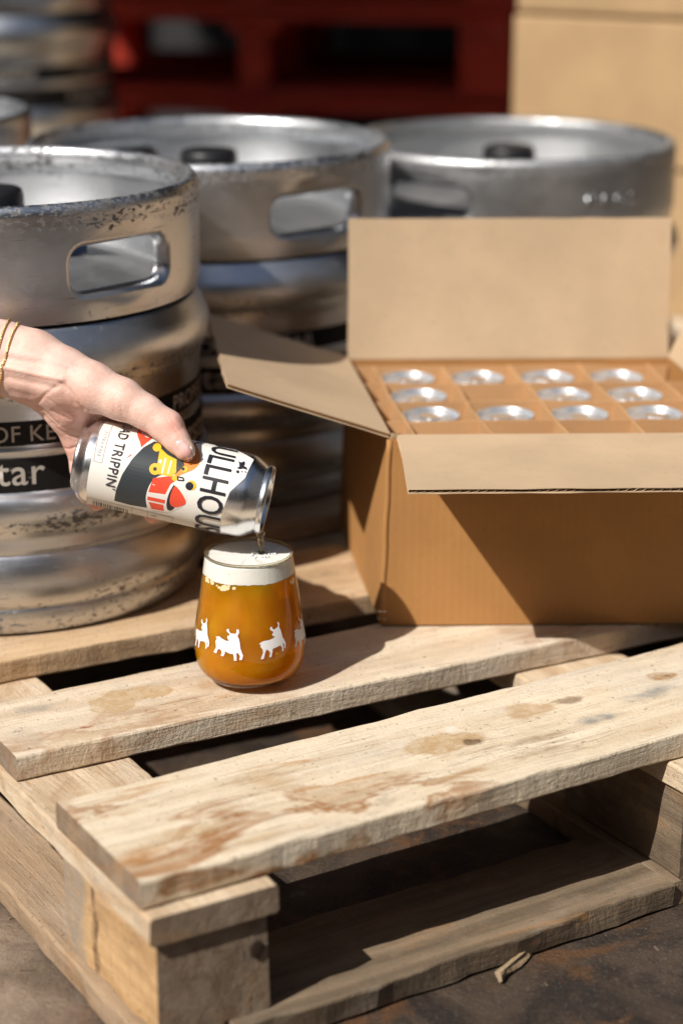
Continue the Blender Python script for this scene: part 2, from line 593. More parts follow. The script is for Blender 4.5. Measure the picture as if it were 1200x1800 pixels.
M_alu = M_alu.finish(M_alu.principled(Base_Color=(0.80, 0.81, 0.83), Metallic=1.0,
                                      Roughness=M_alu.math('ADD', 0.20, M_alu.math('MULTIPLY', _n.outputs[0], 0.12))))
M_lid = Mat('brushed_lid')
_o, _p = M_lid.coords()
_n = M_lid.noise(M_lid.scale(_p, (40, 900, 40)), 1.0, 3.0)
M_lid = M_lid.finish(M_lid.principled(Base_Color=(0.62, 0.64, 0.67), Metallic=0.75, Roughness=M_lid.math('ADD', 0.28, M_lid.math('MULTIPLY', _n.outputs[0], 0.2))))
M_white = simple('label_cream', (0.80, 0.76, 0.70), 0.42, 0.0, None, 0.02)
M_ink = simple('label_ink', (0.018, 0.017, 0.026), 0.42)
M_slate = simple('label_slate', (0.028, 0.034, 0.038), 0.42, 0, None, 0.2)
M_red = simple('label_red', (0.74, 0.075, 0.035), 0.42)
M_orange = simple('label_orange', (0.86, 0.27, 0.045), 0.42)
M_yellow = simple('label_yellow', (0.80, 0.47, 0.025), 0.42)
M_line = simple('label_line', (0.45, 0.41, 0.37), 0.45)
M_gold = simple('gold_chain', (0.95, 0.70, 0.30), 0.3, 0.9)

# ------------------------------------------------------------------ ground and yard
def ground_mat():
    M = Mat('stained_concrete')
    o, p = M.coords(False)
    n1 = M.noise(p, 3.2, 8.0, 0.62)
    n2 = M.noise(p, 17.0, 8.0, 0.7, 0.5)
    n3 = M.noise(p, 130.0, 5.0, 0.7)
    c = M.mix(M.range(M.noise(p, 8.0, 8.0, 0.7, 0.8).outputs[0], 0.40, 0.60), (0.020, 0.013, 0.009), (0.066, 0.043, 0.028))
    rust = M.math('MULTIPLY', M.range(M.noise(p, 9.5, 7.0, 0.7, 0.8).outputs[0], 0.50, 0.60), 0.85)
    c = M.mix(rust, c, (0.100, 0.045, 0.016))
    c = M.mix(M.math('MULTIPLY', M.range(n2.outputs[0], 0.55, 0.72), 0.8), c, (0.018, 0.014, 0.012))
    pale = M.math('MULTIPLY', M.range(M.noise(p, 21.0, 9.0, 0.78).outputs[0], 0.58, 0.68), 0.6)
    c = M.mix(M.math('MULTIPLY', pale, 0.75), c, (0.20, 0.175, 0.15))
    c = M.mix(M.math('MULTIPLY', M.range(n3.outputs[0], 0.66, 0.74), 0.55), c, (0.26, 0.24, 0.22))
    # dry dusty concrete beside the pallet's left side, and out in the yard
    sx = M.t.nodes.new('ShaderNodeSeparateXYZ')
    M.set(sx.inputs[0], o)
    edge = M.math('ADD', sx.outputs[0], M.math('MULTIPLY', M.math('SUBTRACT', n1.outputs[0], 0.5), 0.22))
    edge = M.math('ADD', edge, M.math('MULTIPLY', M.math('SUBTRACT', sx.outputs[1], 1.3), 0.55))
    dusty = M.range(edge, -0.24, -0.13, 1.0, 0.0)
    dust = M.mix(M.range(n2.outputs[0], 0.35, 0.65), (0.15, 0.108, 0.075), (0.29, 0.22, 0.16))
    dust = M.mix(M.math('MULTIPLY', M.range(n3.outputs[0], 0.5, 0.7), 0.5), dust, (0.16, 0.12, 0.09))
    c = M.mix(dusty, c, dust)
    far = M.range(M.vmath('LENGTH', M.vmath('SUBTRACT', o, (0.3, 1.6, 0))), 2.2, 4.5)
    c = M.mix(far, c, (0.10, 0.096, 0.092))
    grit = M.noise(p, 340.0, 4.0, 0.7)
    c = M.mix(M.math('MULTIPLY', M.range(grit.outputs[0], 0.56, 0.70), 0.55), c, (0.19, 0.165, 0.14))
    c = M.mix(M.math('MULTIPLY', M.range(grit.outputs[0], 0.44, 0.30), 0.6), c, (0.015, 0.012, 0.010))
    h = M.math('ADD', M.math('MULTIPLY', n2.outputs[0], 1.0), M.math('ADD', M.math('MULTIPLY', n3.outputs[0], 0.7), M.math('MULTIPLY', grit.outputs[0], 0.35)))
    ro = M.range(n1.outputs[0], 0.3, 0.7, 0.48, 0.85)
    b = M.principled(Base_Color=c, Roughness=ro, Normal=M.bump(h, 0.6, 0.005))
    return M.finish(b)


gm = mesh_from([(-150, -150, 0), (150, -150, 0), (150, 150, 0), (-150, 150, 0)], [(0, 1, 2, 3)])
tag(link_obj('ground', gm, ground_mat()), 'stained concrete yard floor under the pallets', None, None, 'structure')

# added helpers behind: dark backdrop wall, and an unseen roof shading the red pallets
M_sheet = simple('dark_shade_helper', (0.02, 0.019, 0.02), 0.9)
wall = empty('dark_backdrop_wall', (0.6, 6.4, 0))
tag(wall, 'added ribbed backdrop wall that keeps the gaps behind the red pallets dark', 'wall')
wv, wf = [], []
nrib = 60
for i in range(nrib + 1):
    x = -3.2 + 6.8 * i / nrib
    y = 0.0 if i % 2 else 0.035
    wv += [(x, y, 0.0), (x, y, 2.25)]
for i in range(nrib):
    wf.append((2 * i, 2 * i + 2, 2 * i + 3, 2 * i + 1))
link_obj('backdrop_sheet', mesh_from(wv, wf), M_sheet, wall)
roof = empty('added_shade_roof', (0.6, 4.3, 2.25))
tag(roof, 'added unseen roof that shades the stacked red pallets', 'roof')
link_obj('shade_sheet', box_mesh(-2.4, 3.2, -1.75, 2.1, 0.004, 0.06), M_sheet, roof)
for xx in (-2.33, 3.1):
    link_obj('post', box_mesh(xx - 0.05, xx + 0.05, -1.72, -1.64, -2.25, 0.0), M_sheet, roof)

# unseen grey walls added to block low sky light and darken reflections
M_sky_block = simple('sky_block_grey', (0.065, 0.068, 0.072), 0.8)
for nm, dims in (('sky_block_wall', (-4.2, 4.0, -3.7, -3.4, 0.0, 3.3)), ('sky_block_wall', (3.7, 4.0, -3.4, 9.0, 0.0, 3.4)), ('sky_block_wall', (-4.2, -3.9, -3.4, 9.0, 0.0, 3.3))):
    tag(link_obj(nm, box_mesh(*dims), M_sky_block), None, None, None, 'structure')

# ------------------------------------------------------------------ wooden pallets
def plank_mesh(L, W0, W1, T, seed, skew0=0.0, skew1=0.0, rough=0.0016, bow=0.0):
    """Board: x 0..L, y 0..W, z -T..0, with worn, uneven edges."""
    n = max(6, int(L / 0.014))
    bv = 0.0022
    verts, faces = [], []
    def nz(x, k, sc=20.0):
        return noise.noise(Vector((x * sc + seed * 3.7, k * 5.3, seed * 1.9)))
    for i in range(n + 1):
        t = i / n
        x = L * t
        W = W0 + (W1 - W0) * t
        f = rough * (nz(x, 1) + 0.6 * nz(x, 2, 70.0))
        f2 = rough * (nz(x, 3) + 0.6 * nz(x, 4, 70.0))
        g = rough * (nz(x, 5) + 0.6 * nz(x, 6, 70.0))
        g2 = rough * (nz(x, 7) + 0.6 * nz(x, 8, 70.0))
        b1 = bv * (1.0 + 0.7 * nz(x, 9, 45.0))
        zt = bow * math.sin(PI * t) + 0.0006 * nz(x, 10, 12.0)
        sec = [(f + b1, zt), (f + 0.3 * b1, zt - 0.35 * b1), (f, zt - b1), (f2, -T + b1), (f2 + b1, -T),
               (W + g2 - b1, -T), (W + g2, -T + b1), (W + g, zt - b1), (W + g - 0.3 * b1, zt - 0.35 * b1), (W + g - b1, zt),
               (W * 0.66, zt + 0.0005 * nz(x, 11)), (W * 0.33, zt + 0.0005 * nz(x, 12))]
        for y, z in sec:
            sk = skew0 + (skew1 - skew0) * t
            endj = 0.0
            if i in (0, n):
                endj = 0.0
            verts.append((x + sk * y + endj, y, z))
    m = 12
    for i in range(n):
        for k in range(m):
            k2 = (k + 1) % m
            faces.append((i * m + k, i * m + k2, (i + 1) * m + k2, (i + 1) * m + k))
    faces.append(tuple(range(m - 1, -1, -1)))
    faces.append(tuple(n * m + k for k in range(m)))
    me = mesh_from(verts, faces)
    return me


PAL = empty('wooden_pallet', (-0.13, 1.235, 0.0), rad(30.5))
tag(PAL, 'pale worn wooden pallet carrying the pint glass and the open carton', 'pallet', 'wooden pallets in the yard')
TZ = 0.144

def plank(name, a, b, z, rot, me, mat):
    o = link_obj(name, me, mat, PAL)
    me.materials.append(M_endgrain)
    for q in (-1, -2):
        me.polygons[q].material_index = 1
    o.location = (a, b, z)
    o.rotation_euler = (0, 0, rot)
    return o

plank('plank', 0.000, 0.013, TZ, 0.015, plank_mesh(1.19, 0.146, 0.153, 0.022, 1, 0.015, 0.0, 0.0022), M_wood_edge_board)
plank('plank', 0.004, 0.2470, TZ, -0.036, plank_mesh(1.19, 0.108, 0.135, 0.022, 2, -0.02, 0.0, 0.0014), M_wood_mid)
plank('plank', 0.006, 0.4400, TZ, -0.050, plank_mesh(1.18, 0.142, 0.150, 0.022, 3, 0.03, 0.0, 0.0028), M_wood_third)
plank('plank', 0.002, 0.645, TZ, 0.004, plank_mesh(1.19, 0.140, 0.140, 0.022, 4, 0.0, 0.0), M_wood)
plank('plank', 0.003, 0.845, TZ, -0.006, plank_mesh(1.19, 0.142, 0.140, 0.022, 5, 0.02, 0.0), M_wood)
plank('plank', 0.000, 1.045, TZ, 0.003, plank_mesh(1.19, 0.143, 0.143, 0.022, 6, 0.0, 0.0), M_wood)
BEAR = [(0.0, 0.100), (0.464, 0.575), (0.80, 0.905), (1.09, 1.19)]
for i, (a0, a1) in enumerate(BEAR):
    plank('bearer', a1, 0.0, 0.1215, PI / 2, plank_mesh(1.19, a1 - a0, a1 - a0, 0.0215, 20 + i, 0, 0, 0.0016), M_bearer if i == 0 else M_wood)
    for j, (b0, b1) in enumerate(((0.004, 0.160), (0.53, 0.675), (1.04, 1.18))):
        ins = 0.006 if i == 0 else 0.004
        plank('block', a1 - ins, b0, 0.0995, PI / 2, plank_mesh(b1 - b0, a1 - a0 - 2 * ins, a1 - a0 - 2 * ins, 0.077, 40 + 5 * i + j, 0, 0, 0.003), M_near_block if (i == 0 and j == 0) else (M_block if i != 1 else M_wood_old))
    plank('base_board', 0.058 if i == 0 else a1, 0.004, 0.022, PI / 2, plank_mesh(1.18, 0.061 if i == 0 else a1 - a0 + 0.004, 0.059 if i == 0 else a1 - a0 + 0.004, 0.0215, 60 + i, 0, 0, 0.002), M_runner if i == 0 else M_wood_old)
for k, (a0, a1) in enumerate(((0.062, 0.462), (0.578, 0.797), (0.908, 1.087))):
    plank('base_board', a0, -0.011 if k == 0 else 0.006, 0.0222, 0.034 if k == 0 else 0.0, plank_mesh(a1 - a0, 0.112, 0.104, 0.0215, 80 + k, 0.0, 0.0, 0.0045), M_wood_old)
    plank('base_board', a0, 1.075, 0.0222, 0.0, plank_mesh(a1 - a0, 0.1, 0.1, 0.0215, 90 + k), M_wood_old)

# knots and nails on the front block and boards
def disc_mesh(r, h, seg=14, rx=1.0):
    return lathe([(0, h), (r * 0.8, h), (r, h * 0.4), (r, 0)], seg)
M_knot = simple('knot_wood', (0.035, 0.018, 0.009), 0.8)
o = link_obj('knot', disc_mesh(0.0058, 0.0004, 14), M_knot, PAL)
o.location = (0.083, 0.0026, 0.074)
o.rotation_euler = (PI / 2, 0, 0)
o.scale = (1.0, 1.25, 1.0)

# second pallet behind, carrying the two kegs and cartons at the back
PAL2 = copy_tree(PAL)
PAL2.location = (0.02, 2.98, 0.0)
PAL2.rotation_euler = (0, 0, rad(-30))
PAL2['label'] = 'wooden pallet behind the kegs under the stacked cartons'

# stick of split wood on the ground by the lower board
sp = plank_mesh(0.055, 0.0055, 0.003, 0.007, 101, 0.4, -0.5, 0.004)
o = link_obj('wood_splinter', sp, wood('splinter_wood', (0.40, 0.29, 0.17), (0.26, 0.18, 0.10), 0.2, 0.3, 0.1))
o.location = (0.1197, 1.3545, 0.0085)
o.rotation_euler = (rad(5), rad(2), rad(58))
tag(o, 'split splinter of wood on the dark ground below the lower pallet board', 'splinter')

# chips of wood and grit lying on the floor
rng = random.Random(33)
vs, fs = [], []
for k in range(170):
    x, y = rng.uniform(-0.35, 0.75), rng.uniform(1.0, 1.75)
    r_ = rng.choice((0.0008, 0.001, 0.0013, 0.0022))
    a = rng.uniform(0, PI)
    lx, ly, hz = r_ * rng.uniform(1.0, 3.2), r_ * rng.uniform(0.5, 0.9), r_ * 0.5
    b = len(vs)
    ca_, sa_ = math.cos(a), math.sin(a)
    for z in (0.0002, hz):
        for px_, py_ in ((-1, -1), (1, -0.7), (0.8, 1), (-1.1, 0.8)):
            kx, ky = px_ * lx * (0.8 if z > 0.001 else 1), py_ * ly
            vs.append((x + kx * ca_ - ky * sa_, y + kx * sa_ + ky * ca_, z))
    fs += [(b + 4, b + 5, b + 6, b + 7)] + [(b + i, b + (i + 1) % 4, b + 4 + (i + 1) % 4, b + 4 + i) for i in range(4)]
M_chip = Mat('floor_chips')
_o, _p = M_chip.coords(False)
_c = M_chip.ramp(M_chip.noise(_p, 26.0, 3.0, 0.7).outputs[0], [(0.35, (0.05, 0.035, 0.025)), (0.5, (0.15, 0.10, 0.06)), (0.65, (0.12, 0.10, 0.085))])
M_chip = M_chip.finish(M_chip.principled(Base_Color=_c, Roughness=0.85))
tag(link_obj('floor_grit', mesh_from(vs, fs), M_chip), 'loose chips and grit scattered over the dark floor', 'grit', None, 'stuff')

# ------------------------------------------------------------------ kegs
def wrap_cyl(bm, R, theta0=0.0, z0=0.0, lift=0.0, step=0.012):
    """Flat art (x along the wall, y up) bent on to a vertical cylinder, read from outside."""
    slice_bm(bm, 0, step)
    for v in bm.verts:
        th = theta0 + v.co.x / R
        z = z0 + v.co.y
        v.co = Vector(((R + lift) * math.cos(th), (R + lift) * math.sin(th), z))
    return bm


def merge_bms(bms):
    out = bmesh.new()
    for b in bms:
        me = bpy.data.meshes.new('tmp')
        b.to_mesh(me)
        b.free()
        out.from_mesh(me)
        bpy.data.meshes.remove(me)
    return out


KEG_BODY = fillet([(0.150, 0.012), (0.172, 0.001), (0.1815, 0.001), (0.1855, 0.012), (0.1858, 0.024), (0.1842, 0.0262), (0.1875, 0.0290), (0.1920, 0.043), (0.1915, 0.060), (0.1865, 0.074),
                   (0.1845, 0.0765), (0.1870, 0.0790), (0.1872, 0.094), (0.1955, 0.108), (0.1975, 0.118), (0.1945, 0.130), (0.1892, 0.1345), (0.1880, 0.150), (0.1880, 0.1695),
                   (0.1895, 0.1725), (0.1880, 0.1755), (0.1880, 0.205), (0.1890, 0.222), (0.1955, 0.234), (0.1982, 0.247), (0.1965, 0.258), (0.1890, 0.272), (0.1855, 0.2785), (0.178, 0.279)], 3, 0.42)
KEG_DOME = fillet([(0.1850, 0.282), (0.170, 0.288), (0.12, 0.306), (0.075, 0.314), (0.045, 0.3155), (0.043, 0.330), (0.036, 0.332), (0.030, 0.330), (0.0, 0.330)], 3, 0.4)
keg_body_me = lathe(KEG_BODY, 112)
keg_dome_me = lathe(KEG_DOME, 72)

# upper collar with two hand holes, flattened, cut and rolled up
RC = 0.1905
def rrect(cx, cy, hw, hh, r, n=7):
    pts = []
    for qx, qy, a0 in ((1, 1, 0), (-1, 1, 90), (-1, -1, 180), (1, -1, 270)):
        for k in range(n + 1):
            a = rad(a0 + 90 * k / n)
            pts.append((cx + qx * (hw - r) + r * math.cos(a), cy + qy * (hh - r) + r * math.sin(a)))
    return pts

HOLE_HW, HOLE_HH, HOLE_Z = 0.060, 0.0255, 0.3255
def make_collar(hole_angles):
    circ = 2 * PI * RC
    nu, z_lo, z_hi = 128, 0.281, 0.366
    pts, edges, holes = [], [], []
    for i in range(nu + 1):
        for j in range(7):
            x, y = -circ / 4 + circ * i / nu, z_lo + (z_hi - z_lo) * j / 6
            inside = any(abs(((x - ha * RC + circ / 4) % circ) - circ / 4) < HOLE_HW + 0.004 and abs(y - HOLE_Z) < HOLE_HH + 0.003 for ha in hole_angles)
            if not inside:
                pts.append(Vector((x, y)))
    for ha in hole_angles:
        rr = rrect(ha * RC, HOLE_Z, HOLE_HW, HOLE_HH, 0.0195)
        holes.append(rr)
        b0 = len(pts)
        pts += [Vector(p) for p in rr]
        edges += [(b0 + k, b0 + (k + 1) % len(rr)) for k in range(len(rr))]
    cdt = delaunay_2d_cdt(pts, edges, [], 0, 1e-7)
    def in_hole(x, y):
        for ha in hole_angles:
            dx, dy = abs(x - ha * RC), abs(y - HOLE_Z)
            if dx < HOLE_HW and dy < HOLE_HH:
                ex, ey = dx - (HOLE_HW - 0.0195), dy - (HOLE_HH - 0.0195)
                if ex <= 0 or ey <= 0 or math.hypot(ex, ey) < 0.0194:
                    return True
        return False
    def coll_r(z):
        t = max(0.0, min(1.0, (z - 0.281) / 0.012))
        return 0.1868 + (RC - 0.1868) * (t * t * (3 - 2 * t))
    verts, faces = [], []
    nv = len(cdt[0])
    for off in (0.0, -0.0022):
        for v in cdt[0]:
            th = v.x / RC
            r = coll_r(v.y) + off
            verts.append((r * math.cos(th), r * math.sin(th), v.y))
    for f in cdt[2]:
        cxm = sum(cdt[0][i].x for i in f) / len(f)
        cym = sum(cdt[0][i].y for i in f) / len(f)
        if in_hole(cxm, cym):
            continue
        faces.append(tuple(f))
        faces.append(tuple(nv + i for i in reversed(f)))
    bm = bmesh.new()
    me = mesh_from(verts, faces)
    bm.from_mesh(me)
    bmesh.ops.remove_doubles(bm, verts=list(bm.verts), dist=2e-5)
    bmesh.ops.recalc_face_normals(bm, faces=list(bm.faces))
    keg_collar_me = from_bm(bm, True)
    return keg_collar_me
hole_angles = (0.0, PI)
keg_collar_me = make_collar(hole_angles)
single_collar_me = make_collar((0.0,))
# rolled rim
rim = []
for k in range(19):
    a = rad(-15 + 225 * k / 18)
    rim.append((0.1845 + 0.0062 * math.cos(a), 0.3745 + 0.0095 * math.sin(a)))
rim_prof = [(RC - 0.0001, 0.364)] + [(r, z) for r, z in rim] + [(0.1810, 0.366), (0.1830, 0.3605), (0.1872, 0.358)]
keg_rim_me = lathe(rim_prof, 128)
lips = []
for ha in hole_angles:
    rr = rrect(ha * RC, HOLE_Z, HOLE_HW - 0.0008, HOLE_HH - 0.0008, 0.0190, 9)
    def P(u, z, r): return Vector((r * math.cos(u / RC), r * math.sin(u / RC), z))
    loops = []
    for k in range(8):
        a = rad(100 * k / 7)
        inset = 0.0095 * math.sin(a) * 0.75
        dep = 0.0095 * (1 - math.cos(a)) + 0.0
        hw, hh = HOLE_HW + 0.0004 - inset * 0.9, HOLE_HH + 0.0004 - inset * 0.9
        r2 = max(0.008, 0.0195 - inset * 0.9)
        loops.append([P(u, z, RC + 0.0001 - dep * 1.3) for u, z in rrect(ha * RC, HOLE_Z, hw, hh, r2, 9)])
    vs, fs = [], []
    m = len(loops[0])
    for lp in loops:
        vs += lp
    for i in range(len(loops) - 1):
        for k in range(m):
            k2 = (k + 1) % m
            fs.append((i * m + k, i * m + k2, (i + 1) * m + k2, (i + 1) * m + k))
    lips.append(mesh_from(vs, fs, True))

band_z = ((0.1775, 0.1990), (0.1345, 0.1660))
def band_mesh(z0, z1, R, torn=False):
    vs, fs = [], []
    n = 180
    for i in range(n):
        a = 2 * PI * i / n
        w0 = 0.0006 * noise.noise(Vector((i * 0.33, z0 * 70, 0))) if torn else 0
        for z in (z0 + w0, z1 - w0):
            vs.append((R * math.cos(a), R * math.sin(a), z))
    for i in range(n):
        j = (i + 1) % n
        fs.append((2 * i, 2 * j, 2 * j + 1, 2 * i + 1))
    return mesh_from(vs, fs, True)
M_sticker = None
band_me = [band_mesh(band_z[0][0], band_z[0][1], 0.18855), band_mesh(band_z[1][0], band_z[1][1], 0.18965)]
def band_text(body, size, bold, z, R, spacing=1.0):
    return from_bm(wrap_cyl(text_bm(body, size, bold, spacing), R, 0.0, z, 0.0005))
text_top_me = band_text('PROPERTY OF KEGSTAR', 0.0205, 0.0, 0.1812, 0.1886, 1.04)
text_low_me = band_text('kegstar', 0.0345, 0.0002, 0.1430, 0.1897, 1.06)
TEXTS = ((text_top_me, 4, -37.5), (text_low_me, 5, 29.8))
cap_me = lathe(fillet([(0.0, 0.372), (0.026, 0.372), (0.030, 0.368), (0.0305, 0.345), (0.033, 0.340), (0.033, 0.329)], 3, 0.4), 40)
blue_me = mesh_from(*(lambda vs: (vs, [(0, 1, 2, 3), (4, 7, 6, 5), (0, 4, 5, 1), (1, 5, 6, 2), (2, 6, 7, 3), (3, 7, 4, 0)]))(
    [(0.030, -0.05, 0.3145), (0.075, -0.05, 0.314), (0.075, 0.05, 0.314), (0.030, 0.05, 0.3145), (0.030, -0.05, 0.346), (0.075, -0.05, 0.346), (0.075, 0.05, 0.346), (0.030, 0.05, 0.346)]))


def make_keg(loc, rot, mat, label, text=True, blue=False, scale_z=1.0, wide=1.0, one_hole=False):
    k = empty('beer_keg', loc, rot)
    k.scale = (wide, wide, scale_z)
    tag(k, label, 'keg', 'steel kegs standing in the yard')
    def dupm(me, m):
        me2 = me.copy(); me2.materials.clear(); me2.materials.append(m); return me2
    link_obj('body', dupm(keg_body_me, mat), None, k)
    link_obj('top_dome', dupm(keg_dome_me, M_dome), None, k)
    c = link_obj('collar', dupm(single_collar_me if one_hole else keg_collar_me, mat), None, k)
    for l in (lips[:1] if one_hole else lips):
        link_obj('hand_hole_lip', dupm(l, mat), None, c)
    link_obj('rim', dupm(keg_rim_me, mat), None, k)
    link_obj('valve_cap', dupm(cap_me, M_rubber), None, k)
    if blue:
        link_obj('blue_tag', dupm(blue_me, M_blue), None, k)
    if text:
        for bme, (tme, reps, sh) in zip(band_me, TEXTS):
            b = link_obj('printed_band', dupm(bme, M_band), None, k)
            tm2 = dupm(tme, M_band_text)
            for q in range(reps):
                link_obj('band_lettering', tm2, None, b).rotation_euler = (0, 0, 2 * PI * q / reps + rad(sh))
    return k

# angle of the first hand hole seen from above: -90 deg faces the camera
keg1 = make_keg((-0.322, 1.880, TZ + 0.001), rad(-90 + 46), M_keg, 'scuffed steel keg directly behind the pouring hand', True, True)
keg2 = make_keg((-0.145, 2.250, TZ + 0.001), rad(-90 + 39), M_keg2, 'steel keg in the middle row between the nearest keg and the carton', True, False, 0.955, 1.04)
keg4 = make_keg((-0.546, 2.360, TZ + 0.001), rad(150), M_keg2, 'steel keg at the picture edge with only a bit of rim showing', True)
keg3 = make_keg((0.203, 2.500, TZ + 0.001), rad(-90 - 34), M_keg3, 'plain steel keg with embossed letters behind the open carton', False, False, 0.872, 1.05, True)
eb = wrap_cyl(text_bm('KEGS', 0.026, 0.0004, 1.25), RC, rad(34 + 32), 0.318, 0.0)
ext = bmesh.ops.extrude_face_region(eb, geom=list(eb.faces))
for v in [g for g in ext['geom'] if isinstance(g, bmesh.types.BMVert)]:
    rr_ = math.hypot(v.co.x, v.co.y)
    f_ = (rr_ + 0.0007) / rr_
    v.co.x *= f_; v.co.y *= f_
link_obj('embossed_lettering', from_bm(eb), M_keg2, keg3)

# two stacked pallets carry the far keg
PAL3 = copy_tree(PAL)
PAL3.location = (-1.55, 2.95, 0.0)
PAL3.rotation_euler = (0, 0, rad(4))
PAL3['label'] = 'wooden pallet under the far keg, lower of two'
PAL4 = copy_tree(PAL)
PAL4.location = (-1.54, 2.96, 0.1445)
PAL4.rotation_euler = (0, 0, rad(3))
PAL4['label'] = 'wooden pallet under the far keg, upper of two'
keg5 = make_keg((-0.560, 3.400, 0.2895), rad(-60), M_keg2, 'banded steel keg farthest away, raised on two pallets', True)

# ------------------------------------------------------------------ red pallets
def red_pallet(loc, rot, label):
    r = empty('red_pallet', loc, rot)
    tag(r, label, 'pallet', 'red pallets stacked at the back')
    L, D = 1.0, 0.8
    H = 0.170
    for k in range(5):
        y0 = k * (D - 0.1) / 4
        o = link_obj('plank', plank_mesh(L, 0.1, 0.1, 0.020, 200 + k), M_red_wood, r); o.location = (0, y0, H)
    for y0 in (0.0, 0.35, 0.70):
        o = link_obj('base_board', plank_mesh(L, 0.1, 0.1, 0.018, 210 + int(y0 * 10)), M_red_wood, r); o.location = (0, y0, 0.019)
        for x0, ww in ((0.0, 0.10), (0.472, 0.056), (0.90, 0.10)):
            link_obj('block', box_mesh(x0, x0 + ww, y0 + 0.003, y0 + 0.097, 0.0195, 0.1275, 0.003), M_red_wood, r)
    for x0 in (0.0, 0.45, 0.90):
        o = link_obj('bearer', plank_mesh(D, 0.1, 0.1, 0.021, 220 + int(x0 * 10)), M_red_wood, r); o.location = (x0 + 0.1, 0, 0.1495); o.rotation_euler = (0, 0, PI / 2)
    return r

rp0 = red_pallet((-0.665, 4.12, 0.0005), rad(-9), 'red painted pallet, bottom one of the taller stack at the back')
names = ['second from the ground', 'third from the ground', 'fourth from the ground', 'topmost one']
for k in range(4):
    c = copy_tree(rp0)
    c.location = (-0.665 + 0.008 * ((k * 7) % 3 - 1), 4.12 + 0.01 * ((k * 5) % 3 - 1), 0.1715 * (k + 1) + 0.0005)
    c['label'] = 'red painted pallet, %s of the taller stack at the back' % names[k]
for k in range(4):
    c = copy_tree(rp0)
    c.location = (0.345, 4.00, 0.1715 * k + 0.0005)
    c.rotation_euler = (0, 0, rad(-12))
    c['label'] = 'red painted pallet partly hidden behind the cartons, %s' % ['bottom of its stack', 'second up in its stack', 'third up in its stack', 'top of its stack'][k]

# ------------------------------------------------------------------ closed cartons at the back
def carton(loc, rot, label, h=0.212):
    c = empty('closed_carton', loc, rot)
    tag(c, label, 'carton', 'closed cartons stacked at the back')
    Wd, Dd = 0.56, 0.36
    link_obj('shell', box_mesh(0, Wd, 0, Dd, 0, h, 0.004), M_kraft_back, c)
    link_obj('flap', box_mesh(0.006, Wd - 0.006, 0.012, Dd / 2 - 0.001, h + 0.0002, h + 0.0045), M_kraft_back, c)
    link_obj('flap', box_mesh(0.006, Wd - 0.006, Dd / 2 + 0.001, Dd - 0.012, h + 0.0002, h + 0.0045), M_kraft_back, c)
    return c
carton((0.255, 3.150, TZ + 0.001), rad(-30), 'brown carton at the bottom of the stack behind the embossed keg')
carton((0.258, 3.152, TZ + 0.2185), rad(-30.4), 'brown carton in the middle of the stack at the back')
carton((0.262, 3.150, TZ + 0.436), rad(-30), 'brown carton on top of the stack at the back')

# ------------------------------------------------------------------ open carton with cans
BX = empty('open_carton', (0.036, 1.727, TZ + 0.0015))
tag(BX, 'open brown corrugated carton of cans on the pallet', 'carton')
BW, BD, BH = 0.330, 0.298, 0.1745
ux, uy = Vector((math.cos(rad(1.3)), math.sin(rad(1.3)), 0)), Vector((-math.sin(rad(7.3)), math.cos(rad(7.3)), 0))
def bp(u, v, z):
    lean = Vector((0.006, 0.0, 0)) * (z / BH)
    return ux * u + uy * v + lean + Vector((0, 0, z))
T = 0.004
def wall_grid(p0, p1, bulge_dir, bulge, n=10):
    """a panel with a slight bulge; p0,p1: bottom corners (u,v) -> outer sheet and inner sheet"""
    vs, fs = [], []
    inn = -bulge_dir * T
    for layer in (0, 1):
        for j in range(n + 1):
            z = BH * j / n
            for i in range(n + 1):
                t = i / n
                q = bp(p0[0] + (p1[0] - p0[0]) * t, p0[1] + (p1[1] - p0[1]) * t, z)
                q = q + bulge_dir * (bulge * math.sin(PI * t) * math.sin(PI * (0.15 + 0.7 * j / n)))
                vs.append(q + (inn if layer else Vector()))
    m = (n + 1) * (n + 1)
    for j in range(n):
        for i in range(n):
            a = j * (n + 1) + i
            fs.append((a, a + 1, a + n + 2, a + n + 1))
            fs.append((m + a, m + a + n + 1, m + a + n + 2, m + a + 1))
    def rim_(seq):
        for a, b in zip(seq, seq[1:]):
            fs.append((b, a, m + a, m + b))
    rim_([i for i in range(n + 1)]); rim_([n + (n + 1) * j for j in range(n + 1)])
    rim_([n * (n + 1) + i for i in range(n, -1, -1)]); rim_([(n + 1) * j for j in range(n, -1, -1)])
    return mesh_from(vs, fs, False)
nf = Vector((uy.y, -uy.x, 0)) * 0 + Vector((ux.y, -ux.x, 0))
nl = Vector((-uy.y, uy.x, 0))
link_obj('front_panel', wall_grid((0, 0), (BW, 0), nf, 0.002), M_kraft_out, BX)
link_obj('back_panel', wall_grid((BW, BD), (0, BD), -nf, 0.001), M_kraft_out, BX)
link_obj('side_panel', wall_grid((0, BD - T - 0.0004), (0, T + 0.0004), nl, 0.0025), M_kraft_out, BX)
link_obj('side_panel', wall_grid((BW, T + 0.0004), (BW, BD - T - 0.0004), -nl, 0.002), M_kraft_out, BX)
link_obj('base_panel', slab(bp(T, T, 0.004), bp(BW - T, T, 0.004), bp(BW - T, BD - T, 0.004), bp(T, BD - T, 0.004), 0.003), M_kraft_in, BX)
# rounded corner crease at the near corner
link_obj('corner_crease', tube([bp(0.0005, 0.0012, 0.002 + BH * k / 12) + Vector((0.0004 * math.sin(k * 1.7), 0, 0)) for k in range(12)] + [bp(0.0005, 0.0012, BH - 0.001)], 0.0028, 10), M_kraft_out, BX)

